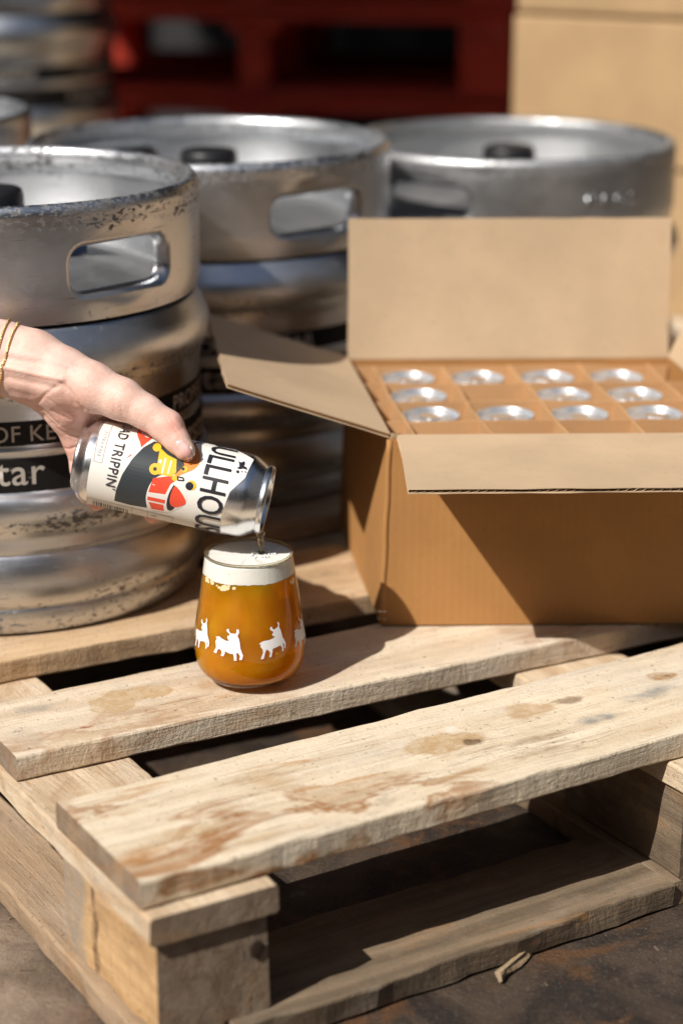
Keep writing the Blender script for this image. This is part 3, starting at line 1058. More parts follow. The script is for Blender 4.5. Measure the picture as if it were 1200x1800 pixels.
def flap(hu0, hv0, hu1, hv1, outv, length, parent=BX, cut=0.004, curve=0.0, wob=0.0):
    """Corrugated flap: two liners and the flutes between them. Hinge from (hu0,hv0) to (hu1,hv1) on the top edge."""
    h0, h1 = bp(hu0, hv0, BH), bp(hu1, hv1, BH)
    hd = (h1 - h0)
    W = hd.length
    hd.normalize()
    out = Vector(outv).normalized()
    nrm = hd.cross(out).normalized()
    if nrm.z < 0 and abs(nrm.z) > 0.3:
        nrm = -nrm
    th = 0.0042
    ny = 10
    vs, fs = [], []
    nxs = 24
    def pt(u, v, o_):
        edge = 0.0
        if v >= length - 1e-6:
            edge = wob * (noise.noise(Vector((u * 35, length * 50, o_ * 300))) + 0.5 * noise.noise(Vector((u * 140, 3, o_ * 300))))
        inset = cut * min(1.0, v / length * 6) * (1 if u < W / 2 else -1) * abs(2 * u / W - 1)
        return h0 + hd * (u + inset) + out * (v + edge) + nrm * (o_ + curve * (v / length) ** 2)
    for (z0, z1) in ((0.0, 0.0007), (th - 0.0007, th)):
        b = len(vs)
        for zz in (z0, z1):
            for j in range(ny + 1):
                for i in range(nxs + 1):
                    vs.append(pt(W * i / nxs, length * j / ny, zz))
        m = (ny + 1) * (nxs + 1)
        for j in range(ny):
            for i in range(nxs):
                a = b + j * (nxs + 1) + i
                fs.append((a, a + nxs + 1, a + nxs + 2, a + 1))
                fs.append((m + a, m + a + 1, m + a + nxs + 2, m + a + nxs + 1))
        for i in range(nxs):
            a = b + i; c = b + ny * (nxs + 1) + i
            fs.append((a, a + 1, m + a + 1, m + a)); fs.append((c + 1, c, m + c, m + c + 1))
        for j in range(ny):
            a = b + j * (nxs + 1); c = a + nxs
            fs.append((a + nxs + 1, a, m + a, m + a + nxs + 1)); fs.append((c, c + nxs + 1, m + c + nxs + 1, m + c))
    bm = bmesh.new(); me = mesh_from(vs, fs); bm.from_mesh(me)
    bmesh.ops.recalc_face_normals(bm, faces=list(bm.faces))
    me = from_bm(bm)
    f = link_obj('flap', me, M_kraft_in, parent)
    per = 0.0072
    n = int(W / per * 8)
    vs, fs = [], []
    for i in range(n + 1):
        u = W * i / n
        o_ = th / 2 + (th / 2 - 0.0009) * math.sin(2 * PI * u / per)
        for j in range(3):
            vs.append(pt(u, (length - 0.0006) * j / 2, o_))
    for i in range(n):
        for j in range(2):
            fs.append((3 * i + j, 3 * i + j + 1, 3 * i + 4 + j, 3 * i + 3 + j))
    link_obj('flute', mesh_from(vs, fs, True), M_kraft_edge, f)
    return f
flap(0.006, 0.0, BW - 0.004, 0.0, nf * 1.0 + Vector((0, 0, -0.015)), 0.150, cut=0.002, curve=-0.001, wob=0.0012)
flap(0.002, BD, BW - 0.003, BD, -nf * math.sin(rad(6)) + Vector((0, 0, math.cos(rad(6)))), 0.141, cut=0.001, curve=0.0015, wob=0.0008)
flap(0.0, BD - 0.004, 0.0, 0.004, nl * 0.945 + Vector((0, 0, 0.315)), 0.150, cut=0.003, curve=0.002, wob=0.0012)
flap(BW, 0.004, BW, BD - 0.004, -nl * math.cos(rad(68)) + Vector((0, 0, math.sin(rad(68)))), 0.148, cut=0.003, wob=0.001)

for k, zz_ in enumerate((0.006, 0.013)):
    link_obj('staple', box_mesh(-0.0042, 0.0035, -0.0012, 0.0, 0, 0.0012, 0.0003), M_alu, BX).location = bp(0.0, -0.0002, zz_)

rng = random.Random(12)
for (u0, u1, v_, hgt, sd) in ((0.001, 0.034, 0.0006, 0.0075, 1), (0.010, 0.030, 0.0030, 0.005, 2)):
    vs, fs = [], []
    n = 14
    for i in range(n + 1):
        u = u0 + (u1 - u0) * i / n
        top = hgt * (1 - 0.75 * i / n) * (0.75 + 0.5 * noise.noise(Vector((i * 0.9, sd, 0))))
        q = bp(u, v_, BH - 0.001)
        q2 = bp(u, v_ - 0.0015 * (1 + math.sin(i)), BH + top)
        for off in (0.0, 0.0006):
            vs += [q + uy * off, q2 + uy * off]
    for i in range(n):
        a = 4 * i
        fs += [(a, a + 4, a + 5, a + 1), (a + 2, a + 3, a + 7, a + 6), (a + 1, a + 5, a + 7, a + 3)]
    link_obj('torn_paper', mesh_from(vs, fs), M_kraft_in, BX)

# dividers
DV = empty('can_divider', BX.location)
tag(DV, 'brown card divider grid standing inside the open carton', 'divider')
PITCH, U0, V0 = 0.0693, 0.0265, 0.0100
DT = 0.0022
dz0, dz1 = 0.008, 0.1690
def strip(name, u0, v0, u1, v1, across, seed):
    vs, fs = [], []
    n = 16
    for layer in (-0.5, 0.5):
        for i in range(n + 1):
            t = i / n
            u, v = u0 + (u1 - u0) * t, v0 + (v1 - v0) * t
            wv_ = 0.0012 * math.sin(t * 9 + seed)
            if across: v += wv_ + layer * DT
            else: u += wv_ + layer * DT
            top = dz1 + 0.0016 * noise.noise(Vector((t * 7, seed, 0.3)))
            vs.append(bp(u, v, dz0)); vs.append(bp(u, v, top))
    m = 2 * (n + 1)
    for i in range(n):
        a = 2 * i
        fs += [(a, a + 2, a + 3, a + 1), (m + a, m + a + 1, m + a + 3, m + a + 2), (a + 1, a + 3, m + a + 3, m + a + 1)]
    fs += [(0, 1, m + 1, m), (2 * n, m + 2 * n, m + 2 * n + 1, 2 * n + 1)]
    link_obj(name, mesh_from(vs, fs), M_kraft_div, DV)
for i in range(5):
    strip('divider_strip', U0 + PITCH * i, T + 0.002, U0 + PITCH * i, BD - T - 0.002, False, i * 1.3)
for j in range(5):
    strip('divider_strip', T + 0.002, V0 + PITCH * j, BW - T - 0.002, V0 + PITCH * j, True, 7 + j * 1.9)

# ------------------------------------------------------------------ cans
def can_profile(R, L):
    k = R / 0.033
    return fillet([(0.0, 0.011), (0.017 * k, 0.007), (0.0222 * k, 0.0010), (0.0236 * k, 0.0), (0.0250 * k, 0.0006), (0.0258 * k, 0.0036), (0.0275 * k, 0.0052), (0.0322 * k, 0.0100), (R, 0.0150), (R, L - 0.0205), (0.0318 * k, L - 0.0150), (0.0272 * k, L - 0.0065), (0.0262 * k, L - 0.0050)], 2, 0.28)
def lid_profile(R, L):
    k = R / 0.033
    return fillet([(0.0262 * k, L - 0.0052), (0.0272 * k, L - 0.0045), (0.0276 * k, L - 0.0015), (0.0270 * k, L), (0.0260 * k, L - 0.0006), (0.0245 * k, L - 0.0062), (0.0235 * k, L - 0.0062), (0.0225 * k, L - 0.0040), (0.012 * k, L - 0.0037), (0, L - 0.0037)], 2, 0.3)
def tab_mesh(R, L):
    k = R / 0.033
    bm = flat_poly_bm([rrect(0.003 * k, 0, 0.0115 * k, 0.0075 * k, 0.007 * k, 6)])
    r = bmesh.ops.extrude_face_region(bm, geom=list(bm.faces))
    for v in [g for g in r['geom'] if isinstance(g, bmesh.types.BMVert)]:
        v.co.z += 0.0011
    for v in bm.verts:
        v.co.z += L - 0.0034
    bmesh.ops.recalc_face_normals(bm, faces=list(bm.faces))
    return from_bm(bm)

BC_R, BC_L = 0.0330, 0.1500
box_can = empty('beer_can')
tag(box_can, 'x', 'can', 'cans packed in the open carton')
link_obj('shell', lathe(can_profile(BC_R, BC_L), 48), M_alu, box_can)
link_obj('lid', lathe(lid_profile(BC_R, BC_L), 48), M_lid, box_can)
link_obj('pull_tab', tab_mesh(BC_R, BC_L), M_alu, box_can)
link_obj('paper_label', lathe([(BC_R + 0.0001, 0.016), (BC_R + 0.0002, 0.017), (BC_R + 0.0002, BC_L - 0.026), (BC_R + 0.0001, BC_L - 0.025)], 48), M_white, box_can)
rowname = {3: 'back row', 2: 'middle row', 1: 'front row'}
colname = ['first', 'second', 'third', 'fourth']
first = True
for j in (3, 2, 1):
    for i in range(4):
        if j == 2 and i == 1:
            continue
        c = box_can if first else copy_tree(box_can)
        first = False
        c.location = BX.location + bp(U0 + PITCH * (i + 0.5), V0 + PITCH * (j + 0.5), 0.0160)
        c.rotation_euler = (0, 0, 1.3 * i + 2.1 * j)
        gap = ', beside the empty cell' if (j == 2 and i in (0, 2)) else ''
        c['label'] = 'silver-lidded can in the %s, %s column from the left%s' % (rowname[j], colname[i], gap)

# the can being poured
DEP = 1.695
KPX = DEP / 3600.0
FW = Vector((0, math.cos(rad(18)), -math.sin(rad(18))))
UP = Vector((0, math.sin(rad(18)), math.cos(rad(18))))
RT = Vector((1, 0, 0))
def sight(x, y, depth):
    """point at a given distance along the line of sight through picture position (x, y) of the 1200 x 1800 photograph"""
    return CAM + (FW + RT * ((x - 600) / 3600.0) - UP * ((y - 900) / 3600.0)) * depth
TILT = rad(12.6)
NOD = rad(2.5)
ax_img = RT * math.cos(TILT) - UP * math.sin(TILT)
axis = (ax_img * math.cos(NOD) - FW * math.sin(NOD)).normalized()
CR, CL = 74.5 * KPX, 342.0 * KPX
can_c = sight(304.5, 842.5, DEP)
ex = (-FW - axis * (-FW).dot(axis)).normalized()
ey = axis.cross(ex)
CAN = empty('beer_can')
Mw = Matrix((ex, ey, axis)).transposed().to_4x4()
Mw.translation = can_c - axis * (CL / 2)
CAN.matrix_world = Mw
tag(CAN, 'cream labelled open can tipped in the hand, pouring beer', 'can')
link_obj('shell', lathe(can_profile(CR, CL), 96), M_alu, CAN)
link_obj('lid', lathe(lid_profile(CR, CL), 96), M_alu, CAN)
tb = link_obj('pull_tab', tab_mesh(CR, CL), M_alu, CAN)

def art(u, v):
    """label position: from the flat tracing of the label (arc length, height)"""
    x, y = 100 + u / 3.0, 700 + v / 3.0
    dx, dy = x - 304.5, y - 842.5
    al = dx * math.cos(TILT) + dy * math.sin(TILT)
    pe = -dx * math.sin(TILT) + dy * math.cos(TILT)
    s = max(-0.985, min(0.985, pe / (CR / KPX)))
    th = math.asin(s)
    sz = (al * KPX + CR * math.cos(th) * math.sin(NOD)) / math.cos(NOD) + CL / 2
    return th * CR, sz
LIFT = [0.0]
def on_can(bm, lift):
    slice_bm(bm, 0, CR * rad(5))
    for v in bm.verts:
        th = v.co.x / CR
        v.co = Vector(((CR + lift) * math.cos(th), (CR + lift) * math.sin(th), v.co.y))
    return bm
def dense(poly, step=14.0):
    out = []
    n = len(poly)
    for i in range(n):
        a, b = Vector(poly[i]), Vector(poly[(i + 1) % n])
        k = max(1, int((b - a).length / step))
        for q in range(k):
            p = a.lerp(b, q / k)
            out.append((p.x, p.y))
    return out
def smooth_poly(poly, n=2):
    p = [Vector(q) for q in poly]
    for _ in range(n):
        q = []
        for i in range(len(p)):
            a, b = p[i], p[(i + 1) % len(p)]
            q += [a.lerp(b, 0.25), a.lerp(b, 0.75)]
        p = q
    return [(v.x, v.y) for v in p]

# cream wrap with the jagged upper edge
SB0 = 0.0165
zig = [(945, 275), (1045, 328), (1003, 425), (925, 497), (884, 600), (866, 700)]
zz = [art(*p) for p in zig]
th_knots = [-PI] + [-2.3, -1.75] + [p[0] / CR for p in zz] + [1.75, 2.3, PI]
s_knots = [0.120, 0.114, 0.130] + [p[1] for p in zz] + [0.134, 0.114, 0.120]
order = np.argsort(th_knots)
thk, sk_ = np.array(th_knots)[order], np.array(s_knots)[order]
vs, fs = [], []
nth, ns = 180, 8
for i in range(nth + 1):
    th = -PI + 2 * PI * i / nth
    s1 = float(np.interp(th, thk, sk_))
    for j in range(ns + 1):
        s = SB0 + (s1 - SB0) * j / ns
        vs.append(((CR + 0.00012) * math.cos(th), (CR + 0.00012) * math.sin(th), s))
for i in range(nth):
    for j in range(ns):
        a = i * (ns + 1) + j
        fs.append((a, a + ns + 1, a + ns + 2, a + 1))
LAB = link_obj('paper_label', mesh_from(vs, fs, True), M_white, CAN)
lift_n = [0]
def print_on(name, polys, mat, smooth=0, step=12.0):
    lift_n[0] += 1
    pp = []
    for p in polys:
        if smooth: p = smooth_poly(p, smooth)
        pp.append([art(*q) for q in dense(p, step)])
    bm = merge_bms([flat_poly_bm([p]) for p in pp])
    return link_obj(name, from_bm(on_can(bm, 0.00016 + 0.000025 * lift_n[0])), mat, LAB)
def circle(cx, cy, r, n=20, ry=None):
    return [(cx + r * math.cos(2 * PI * k / n), cy + (ry or r) * math.sin(2 * PI * k / n)) for k in range(n)]
def bar(x0, y0, x1, y1, w_):
    d = Vector((x1 - x0, y1 - y0)); n = Vector((-d.y, d.x)).normalized() * w_ / 2
    return [(x0 + n.x, y0 + n.y), (x1 + n.x, y1 + n.y), (x1 - n.x, y1 - n.y), (x0 - n.x, y0 - n.y)]

print_on('orange_patch', [[(640, 225), (700, 218), (740, 245), (770, 300), (772, 345), (745, 380), (690, 402), (640, 425), (590, 432), (600, 395), (650, 380), (690, 350), (690, 290)]], M_orange, 1)
print_on('road_shape', [[(318, 540), (333, 485), (368, 405), (420, 325), (475, 265), (528, 232), (560, 245), (640, 270), (680, 320), (690, 360), (650, 400), (560, 418), (522, 448), (497, 490), (486, 540), (489, 577), (400, 562)]], M_slate, 0)
print_on('red_bird', [[(428, 172), (455, 158), (500, 182), (522, 205), (505, 228), (478, 250), (462, 268), (456, 240), (440, 210)], [(388, 322), (412, 300), (418, 306), (398, 318)]], M_red, 1)
print_on('white_patch', [[(446, 172), (470, 168), (475, 182), (505, 196), (512, 208), (488, 216), (470, 200), (458, 196)]], M_white, 1)
print_on('helmet_outline', [[(600, 402), (545, 418), (512, 452), (490, 505), (486, 545), (496, 585), (560, 597), (610, 600), (700, 560), (700, 470), (655, 410)]], M_white, 1)
print_on('helmet_red', [[(528, 425), (600, 416), (652, 412), (660, 430), (620, 455), (590, 508), (502, 496)], [(498, 518), (590, 538), (585, 556), (494, 536)], [(500, 546), (578, 562), (578, 594), (512, 582)]], M_red, 0)
print_on('dark_curl', [[(640, 452), (612, 495), (594, 548), (594, 585), (612, 594), (636, 580), (640, 560), (622, 556), (618, 520), (640, 478)]], M_ink, 1)
print_on('red_triangle', [[(638, 460), (660, 478), (690, 525), (698, 552), (682, 566), (640, 578), (612, 562), (612, 525)]], M_red, 1)
print_on('yellow_car', [[(560, 268), (600, 305), (648, 330), (648, 395), (622, 418), (552, 404), (550, 350)], circle(544, 266, 22), circle(538, 378, 30), circle(690, 380, 16), circle(640, 425, 15)], M_yellow, 0)
print_on('car_stripe', [bar(592, 322, 574, 400, 9), bar(622, 335, 604, 404, 8), bar(566, 330, 562, 348, 14)], M_white, 0)
print_on('wheel_hub', [circle(538, 378, 10), circle(683, 378, 9)], M_slate, 0)
print_on('yellow_ring', [circle(727, 462, 25)], M_yellow, 0)
print_on('black_dot', [circle(717, 466, 21), bar(706, 228, 732, 262, 8), bar(732, 262, 738, 240, 7), bar(738, 240, 766, 238, 6), bar(652, 418, 684, 424, 7), bar(684, 424, 688, 440, 7), bar(656, 436, 684, 438, 7), bar(654, 420, 658, 438, 7)], M_ink, 0)
print_on('bull_mark', [[(966, 338), (980, 345), (996, 338), (1000, 352), (994, 362), (1008, 370), (1014, 386), (1004, 380), (990, 376), (976, 380), (958, 374), (972, 366), (970, 352)], circle(964, 393, 8), bar(982, 392, 990, 394, 5), bar(1000, 393, 1010, 396, 5)], M_ink, 0)
bars = []
rng = random.Random(4)
t = 0.0
while t < 1.0:
    ww = rng.choice((2.2, 3.4, 5.0, 6.5))
    x, y = 200 + 178 * t, 540 + 46 * t
    bars.append(bar(x + 4, y, x - 3, y + 26, ww))
    t += (ww + rng.choice((4, 5, 7.5))) / 184.0
print_on('barcode', bars, M_ink, 0)
print_on('panel_line', [bar(178, 522, 625, 628, 2.5), bar(178, 522, 160, 552, 2.5), bar(410, 578, 398, 615, 2.5), bar(492, 597, 478, 635, 2.5), bar(625, 628, 608, 660, 2.5),
                       bar(505, 615, 535, 622, 5), bar(430, 620, 455, 626, 5), bar(510, 632, 530, 637, 5), bar(545, 640, 580, 650, 5)], M_line, 0)
print_on('frame_line', [bar(246, 140, 220, 335, 2.2), bar(303, 145, 262, 346, 2.2), bar(220, 335, 262, 346, 2.2)], M_line, 0)
def text_on_can(body, size, bold, u, v, lift, mat, spacing=1.0, name='lettering', anchor=0.0, narrow=1.0):
    x0, s0 = art(u, v)
    bm = text_bm(body, size, bold, spacing)
    slice_bm(bm, 1, 0.004)
    for vv in bm.verts:
        vv.co.x = vv.co.x * narrow + x0 + anchor
        vv.co.y += s0
    return link_obj(name, from_bm(on_can(bm, lift)), mat, LAB)
# each string is centred on the letter that faces the camera
text_on_can('BULLHOUSE', 0.0300, 0.0003, 776, 466, 0.0009, M_ink, 1.0, 'lettering', 0.0, 0.70)
text_on_can("ROAD TRIPPIN'", 0.0118, 0.0, 318, 285, 0.0009, M_ink, 1.05, 'lettering', -0.0052, 0.88)
text_on_can('EXTRA PALE', 0.0040, 0.0, 252, 240, 0.0009, M_line, 1.1, 'small_lettering', 0.0)

# ------------------------------------------------------------------ glass of beer
GX, GY = -0.077, 1.605
KG = 1.0
prof_o = [(0.0, 0.0008), (0.020, 0.0004), (0.0265, 0.0002), (0.0320, 0.0024), (0.0375, 0.0062), (0.0430, 0.0122), (0.0462, 0.0200), (0.0471, 0.0290), (0.0467, 0.0390), (0.0451, 0.0525), (0.0423, 0.0715), (0.0388, 0.0965), (0.0366, 0.1115)]
prof_o = fillet(prof_o, 2, 0.4)
prof_i = []
for i, (r, z) in enumerate(prof_o):
    if z > 0.004 and r > 0.03:
        prof_i.append((r - 0.0011, z))
prof_i = [(0.0, 0.0052), (0.022, 0.0053), (0.030, 0.0062)] + [p for p in prof_i if p[1] > 0.009]
GL = empty('beer_glass', (GX, GY, TZ + 0.0012))
tag(GL, 'stemless glass printed with white bulls on the pallet, being filled with beer', 'glass')
MG = Mat('clear_glass')
lw = MG.t.nodes.new('ShaderNodeLayerWeight'); lw.inputs['Blend'].default_value = 0.5
schlick = MG.math('ADD', MG.math('MULTIPLY', MG.math('POWER', lw.outputs['Facing'], 5.0), 0.9), 0.025)
gl = MG.t.nodes.new('ShaderNodeBsdfGlossy'); gl.inputs['Roughness'].default_value = 0.02
tr = MG.t.nodes.new('ShaderNodeBsdfTransparent'); tr.inputs['Color'].default_value = (0.985, 0.99, 0.98, 1)
mx = MG.t.nodes.new('ShaderNodeMixShader')
MG.t.links.new(schlick, mx.inputs[0]); MG.t.links.new(tr.outputs[0], mx.inputs[1]); MG.t.links.new(gl.outputs[0], mx.inputs[2])
M_glass = MG.finish(mx)
top_r, top_z = prof_o[-1]
shell_prof = list(prof_o) + [(top_r - 0.0001, top_z + 0.0009), (top_r - 0.0006, top_z + 0.0013), (top_r - 0.0011, top_z + 0.0008)] + list(reversed(prof_i))
link_obj('bowl', lathe(shell_prof, 96), M_glass, GL)
rimt = [(top_r - 0.00055 + 0.0011 * math.cos(a), top_z + 0.0008 + 0.0011 * math.sin(a)) for a in [2 * PI * k / 12 for k in range(12)]]
MR = Mat('glass_edge')
g1 = MR.nd('ShaderNodeBsdfGlass', None, Color=(0.93, 0.90, 0.78), Roughness=0.02, IOR=1.5)
M_edge = MR.finish(g1)
link_obj('rim', lathe(rimt, 96, True, True), M_edge, GL)

bullA = [(303, 997), (345, 985), (358, 996), (400, 1013), (437, 1015), (418, 986), (419, 968), (438, 962), (436, 946), (414, 932), (407, 915), (428, 902), (430, 922), (446, 942), (490, 942), (500, 925), (497, 905), (516, 900), (522, 928), (508, 960), (520, 985), (528, 1020), (533, 1070), (546, 1110), (556, 1135), (546, 1175), (524, 1178), (530, 1140), (514, 1114), (500, 1116), (503, 1185), (480, 1187), (478, 1150), (474, 1128), (440, 1125), (402, 1110), (399, 1135), (386, 1160), (361, 1158), (374, 1130), (364, 1105), (345, 1098), (331, 1110), (320, 1145), (291, 1140), (316, 1092), (311, 1065), (306, 1035), (320, 1008)]
bullB = [(697, 1035), (730, 1015), (748, 1012), (790, 1010), (826, 1000), (843, 988), (822, 978), (816, 962), (832, 945), (824, 938), (806, 925), (800, 905), (818, 890), (822, 910), (838, 925), (870, 912), (884, 895), (876, 868), (886, 864), (896, 885), (890, 908), (906, 950), (916, 1010), (930, 1035), (945, 1072), (936, 1116), (924, 1114), (928, 1080), (912, 1060), (918, 1100), (916, 1132), (900, 1138), (902, 1100), (886, 1078), (850, 1086), (814, 1096), (812, 1120), (800, 1166), (780, 1166), (790, 1130), (782, 1108), (760, 1092), (748, 1120), (736, 1174), (708, 1176), (730, 1118), (728, 1090), (708, 1058), (716, 1044)]
pz = np.array([p[1] for p in prof_o if p[0] > 0.02]); pr_ = np.array([p[0] for p in prof_o if p[0] > 0.02])
M_bull = simple('white_print', (0.82, 0.81, 0.79), 0.35, 0.0, None, 0.02)
def bull_me(poly):
    xs = [p[0] for p in poly]; ys = [p[1] for p in poly]
    cx_, cy_ = (min(xs) + max(xs)) / 2, (min(ys) + max(ys)) / 2
    bm = flat_poly_bm([[((x - cx_) * 0.101e-3, (cy_ - y) * 0.093e-3) for x, y in poly]])
    zc = 0.112 - (cy_ - 225 - 172) * 0.100e-3
    slice_bm(bm, 0, 0.003); slice_bm(bm, 1, 0.003)
    for v in bm.verts:
        z = zc + v.co.y
        r = float(np.interp(z, pz, pr_)) + 0.00025
        th = v.co.x / 0.0468
        v.co = Vector((r * math.cos(th), r * math.sin(th), z))
    return from_bm(bm, False)
bms_ = [bull_me(bullA), bull_me(bullB)]
for m_ in bms_:
    m_.materials.append(M_bull)
for k in range(8):
    o = link_obj('bull_print', bms_[k % 2], None, GL)
    o.rotation_euler = (0, 0, rad(-90 - 20.5 + 45.7 * k + (2 if k % 2 else 0)))

BE = empty('beer', (GX, GY, TZ + 0.0012))
tag(BE, 'hazy amber beer with a white head filling the stemless glass', 'beer')
bz = 0.0985
beer_prof = [(0.0, 0.0056), (0.022, 0.0057), (0.0305, 0.0070)] + [(r - 0.0008, z) for r, z in prof_o if z > 0.0095 and z < bz - 0.002 and r > 0.03]
rb = float(np.interp(bz, pz, pr_)) - 0.0008
beer_prof += [(rb, bz - 0.0002), (rb - 0.004, bz), (0.0, bz)]
MB_ = Mat('amber_beer')
_o, _p = MB_.coords()
cl_ = MB_.noise(_p, 28.0, 4.0, 0.6, 0.8)
bub = MB_.noise(_p, 700.0, 2.0)
cc = MB_.mix(MB_.range(cl_.outputs[0], 0.3, 0.7), (0.88, 0.335, 0.008), (0.95, 0.43, 0.012))
cc = MB_.mix(MB_.math('MULTIPLY', MB_.range(bub.outputs[0], 0.66, 0.76), 0.35), cc, (0.92, 0.55, 0.12))
pb = MB_.principled(Base_Color=cc, Roughness=0.08, IOR=1.34)
MB_.set(pb.inputs['Subsurface Weight'], 1.0)
MB_.set(pb.inputs['Subsurface Radius'], (1.0, 0.36, 0.03))
MB_.set(pb.inputs['Subsurface Scale'], 0.03)
MB_.set(pb.inputs['Specular IOR Level'], 0.3)
gb = MB_.nd('ShaderNodeBsdfRefraction', None, Color=(1.0, 0.54, 0.04), Roughness=0.06, IOR=1.34)
tb_ = MB_.nd('ShaderNodeBsdfTransparent', None, Color=(1.0, 0.60, 0.14))
mb = MB_.t.nodes.new('ShaderNodeMixShader')
MB_.set(mb.inputs[0], MB_.range(MB_.noise(_p, 17.0, 3.0, 0.55, 1.0).outputs[0], 0.3, 0.7, 0.38, 0.56))
MB_.t.links.new(pb.outputs[0], mb.inputs[1]); MB_.t.links.new(gb.outputs[0], mb.inputs[2])
mb2 = MB_.t.nodes.new('ShaderNodeMixShader')
mb2.inputs[0].default_value = 0.22
MB_.t.links.new(mb.outputs[0], mb2.inputs[1]); MB_.t.links.new(tb_.outputs[0], mb2.inputs[2])
M_beer = MB_.finish(mb2)
link_obj('liquid', lathe(beer_prof, 96), M_beer, BE)
# head of foam with an uneven lower edge and pocked top
vs, fs = [], []
nseg = 144
fprof = []
zt_ = 0.1102
for i in range(nseg):
    a = 2 * PI * i / nseg
    low = bz - 0.0022 + 0.0011 * noise.noise(Vector((math.cos(a) * 3, math.sin(a) * 3, 1.7))) + 0.0007 * noise.noise(Vector((math.cos(a) * 12, math.sin(a) * 12, 4.1)))
    zs = [low, low + 0.0006, (low + zt_) / 2, zt_ - 0.0012, zt_ + 0.0005, zt_ - 0.0002, zt_ - 0.0008, zt_ - 0.0010]
    rs = []
    for q, z in enumerate(zs):
        r = float(np.interp(z, pz, pr_)) - 0.00075
        if q == 5: r -= 0.0022
        if q == 6: r = r * 0.62
        if q == 7: r = r * 0.25
        z2 = z
        if q >= 5:
            z2 = z + 0.0007 * noise.noise(Vector((r * 400 * math.cos(a), r * 400 * math.sin(a), 9)))
        vs.append((r * math.cos(a), r * math.sin(a), z2))
m = 8
for i in range(nseg):
    j = (i + 1) % nseg
    for q in range(m - 1):
        fs.append((i * m + q, j * m + q, j * m + q + 1, i * m + q + 1))
vs.append((0, 0, zt_ - 0.001))
for i in range(nseg):
    j = (i + 1) % nseg
    fs.append((i * m + m - 1, j * m + m - 1, len(vs) - 1))
MF = Mat('beer_foam')
_o, _p = MF.coords()
vor = MF.t.nodes.new('ShaderNodeTexVoronoi'); MF.set(vor.inputs['Vector'], _p); vor.inputs['Scale'].default_value = 800.0
vor2 = MF.t.nodes.new('ShaderNodeTexVoronoi'); MF.set(vor2.inputs['Vector'], _p); vor2.inputs['Scale'].default_value = 150.0
big = MF.math('MULTIPLY', MF.range(vor2.outputs['Distance'], 0.16, 0.10), MF.range(MF.noise(_p, 60.0, 3.0).outputs[0], 0.42, 0.56))
fc = MF.mix(MF.math('MULTIPLY', big, 0.6), (0.74, 0.715, 0.665), (0.56, 0.42, 0.28))
fb = MF.principled(Base_Color=fc, Roughness=0.55)
MF.set(fb.inputs['Subsurface Weight'], 0.6); MF.set(fb.inputs['Subsurface Radius'], (1.0, 0.85, 0.65)); MF.set(fb.inputs['Subsurface Scale'], 0.004)
MF.set(fb.inputs['Normal'], MF.bump(MF.math('ADD', vor.outputs['Distance'], MF.math('MULTIPLY', vor2.outputs['Distance'], 0.5)), 0.35, 0.0007))
M_foam = MF.finish(fb)
link_obj('foam', mesh_from(vs, fs, True), M_foam, BE)
# foam clinging below the head
M_cling = simple('clinging_foam', (0.86, 0.62, 0.36), 0.6, 0, (500.0, 0.4))
rng = random.Random(8)
cl_bms = []
for (cu, cv, cr) in ((405, 540, 9), (430, 545, 7), (385, 548, 6), (300, 500, 5), (290, 480, 4), (250, 470, 6), (340, 520, 2.5), (360, 536, 4), (445, 525, 4), (490, 545, 5), (975, 480, 6), (990, 455, 5), (245, 450, 4), (265, 490, 3)):
    pl = []
    for k in range(14):
        a = 2 * PI * k / 14
        r = cr * 3.2 * (1 + 0.35 * noise.noise(Vector((math.cos(a) * 1.6 + cu, math.sin(a) * 1.6, cv * 0.1))))
        pl.append(((cu - 598 + r * math.cos(a)) , (cv + r * math.sin(a) * 0.9)))
    q = []
    for x, y in pl:
        z = 0.112 - (y - 225 - 145 * math.sqrt(max(0, 1 - (x / 400) ** 2))) * 0.100e-3
        rr2 = float(np.interp(z, pz, pr_))
        s_ = max(-0.97, min(0.97, x * 0.0965e-3 / rr2))
        q.append((math.asin(s_) * rr2, z))
    b = flat_poly_bm([q])
    slice_bm(b, 0, 0.003)
    for v in b.verts:
        z = v.co.y
        r = float(np.interp(z, pz, pr_)) - 0.0006
        th = v.co.x / r - PI / 2
        v.co = Vector((r * math.cos(th), r * math.sin(th), z))
    cl_bms.append(b)
link_obj('clinging_foam', from_bm(merge_bms(cl_bms)), M_cling, BE)

# the pour
lipp = Mw @ Vector((-0.006, 0.0272 / 0.033 * CR - 0.0005, CL - 0.0006))
st_top = lipp + Vector((0.0, 0.0, 0.002))
fz = TZ + 0.0012 + zt_ - 0.002
npt = 16
spts, srad = [], []
for k in range(npt):
    t = k / (npt - 1)
    z = st_top.z + (fz - st_top.z) * t
    spts.append(Vector((st_top.x + 0.0012 * math.sin(t * 1.5) - 0.0008 * t, st_top.y + 0.001 * t, z)))
    srad.append((0.0036 - 0.0014 * min(1, t * 2.2)) * (1 + 0.16 * math.sin(t * 17)) + (0.0022 * max(0, (t - 0.85) / 0.15)))
MS = Mat('pouring_beer')
M_pour = MS.finish(MS.nd('ShaderNodeBsdfGlass', None, Color=(1.0, 0.97, 0.86), Roughness=0.03, IOR=1.33))
tag(link_obj('beer_stream', tube(spts, srad, 14), M_pour), 'thin stream of beer running from the can into the glass', 'beer')
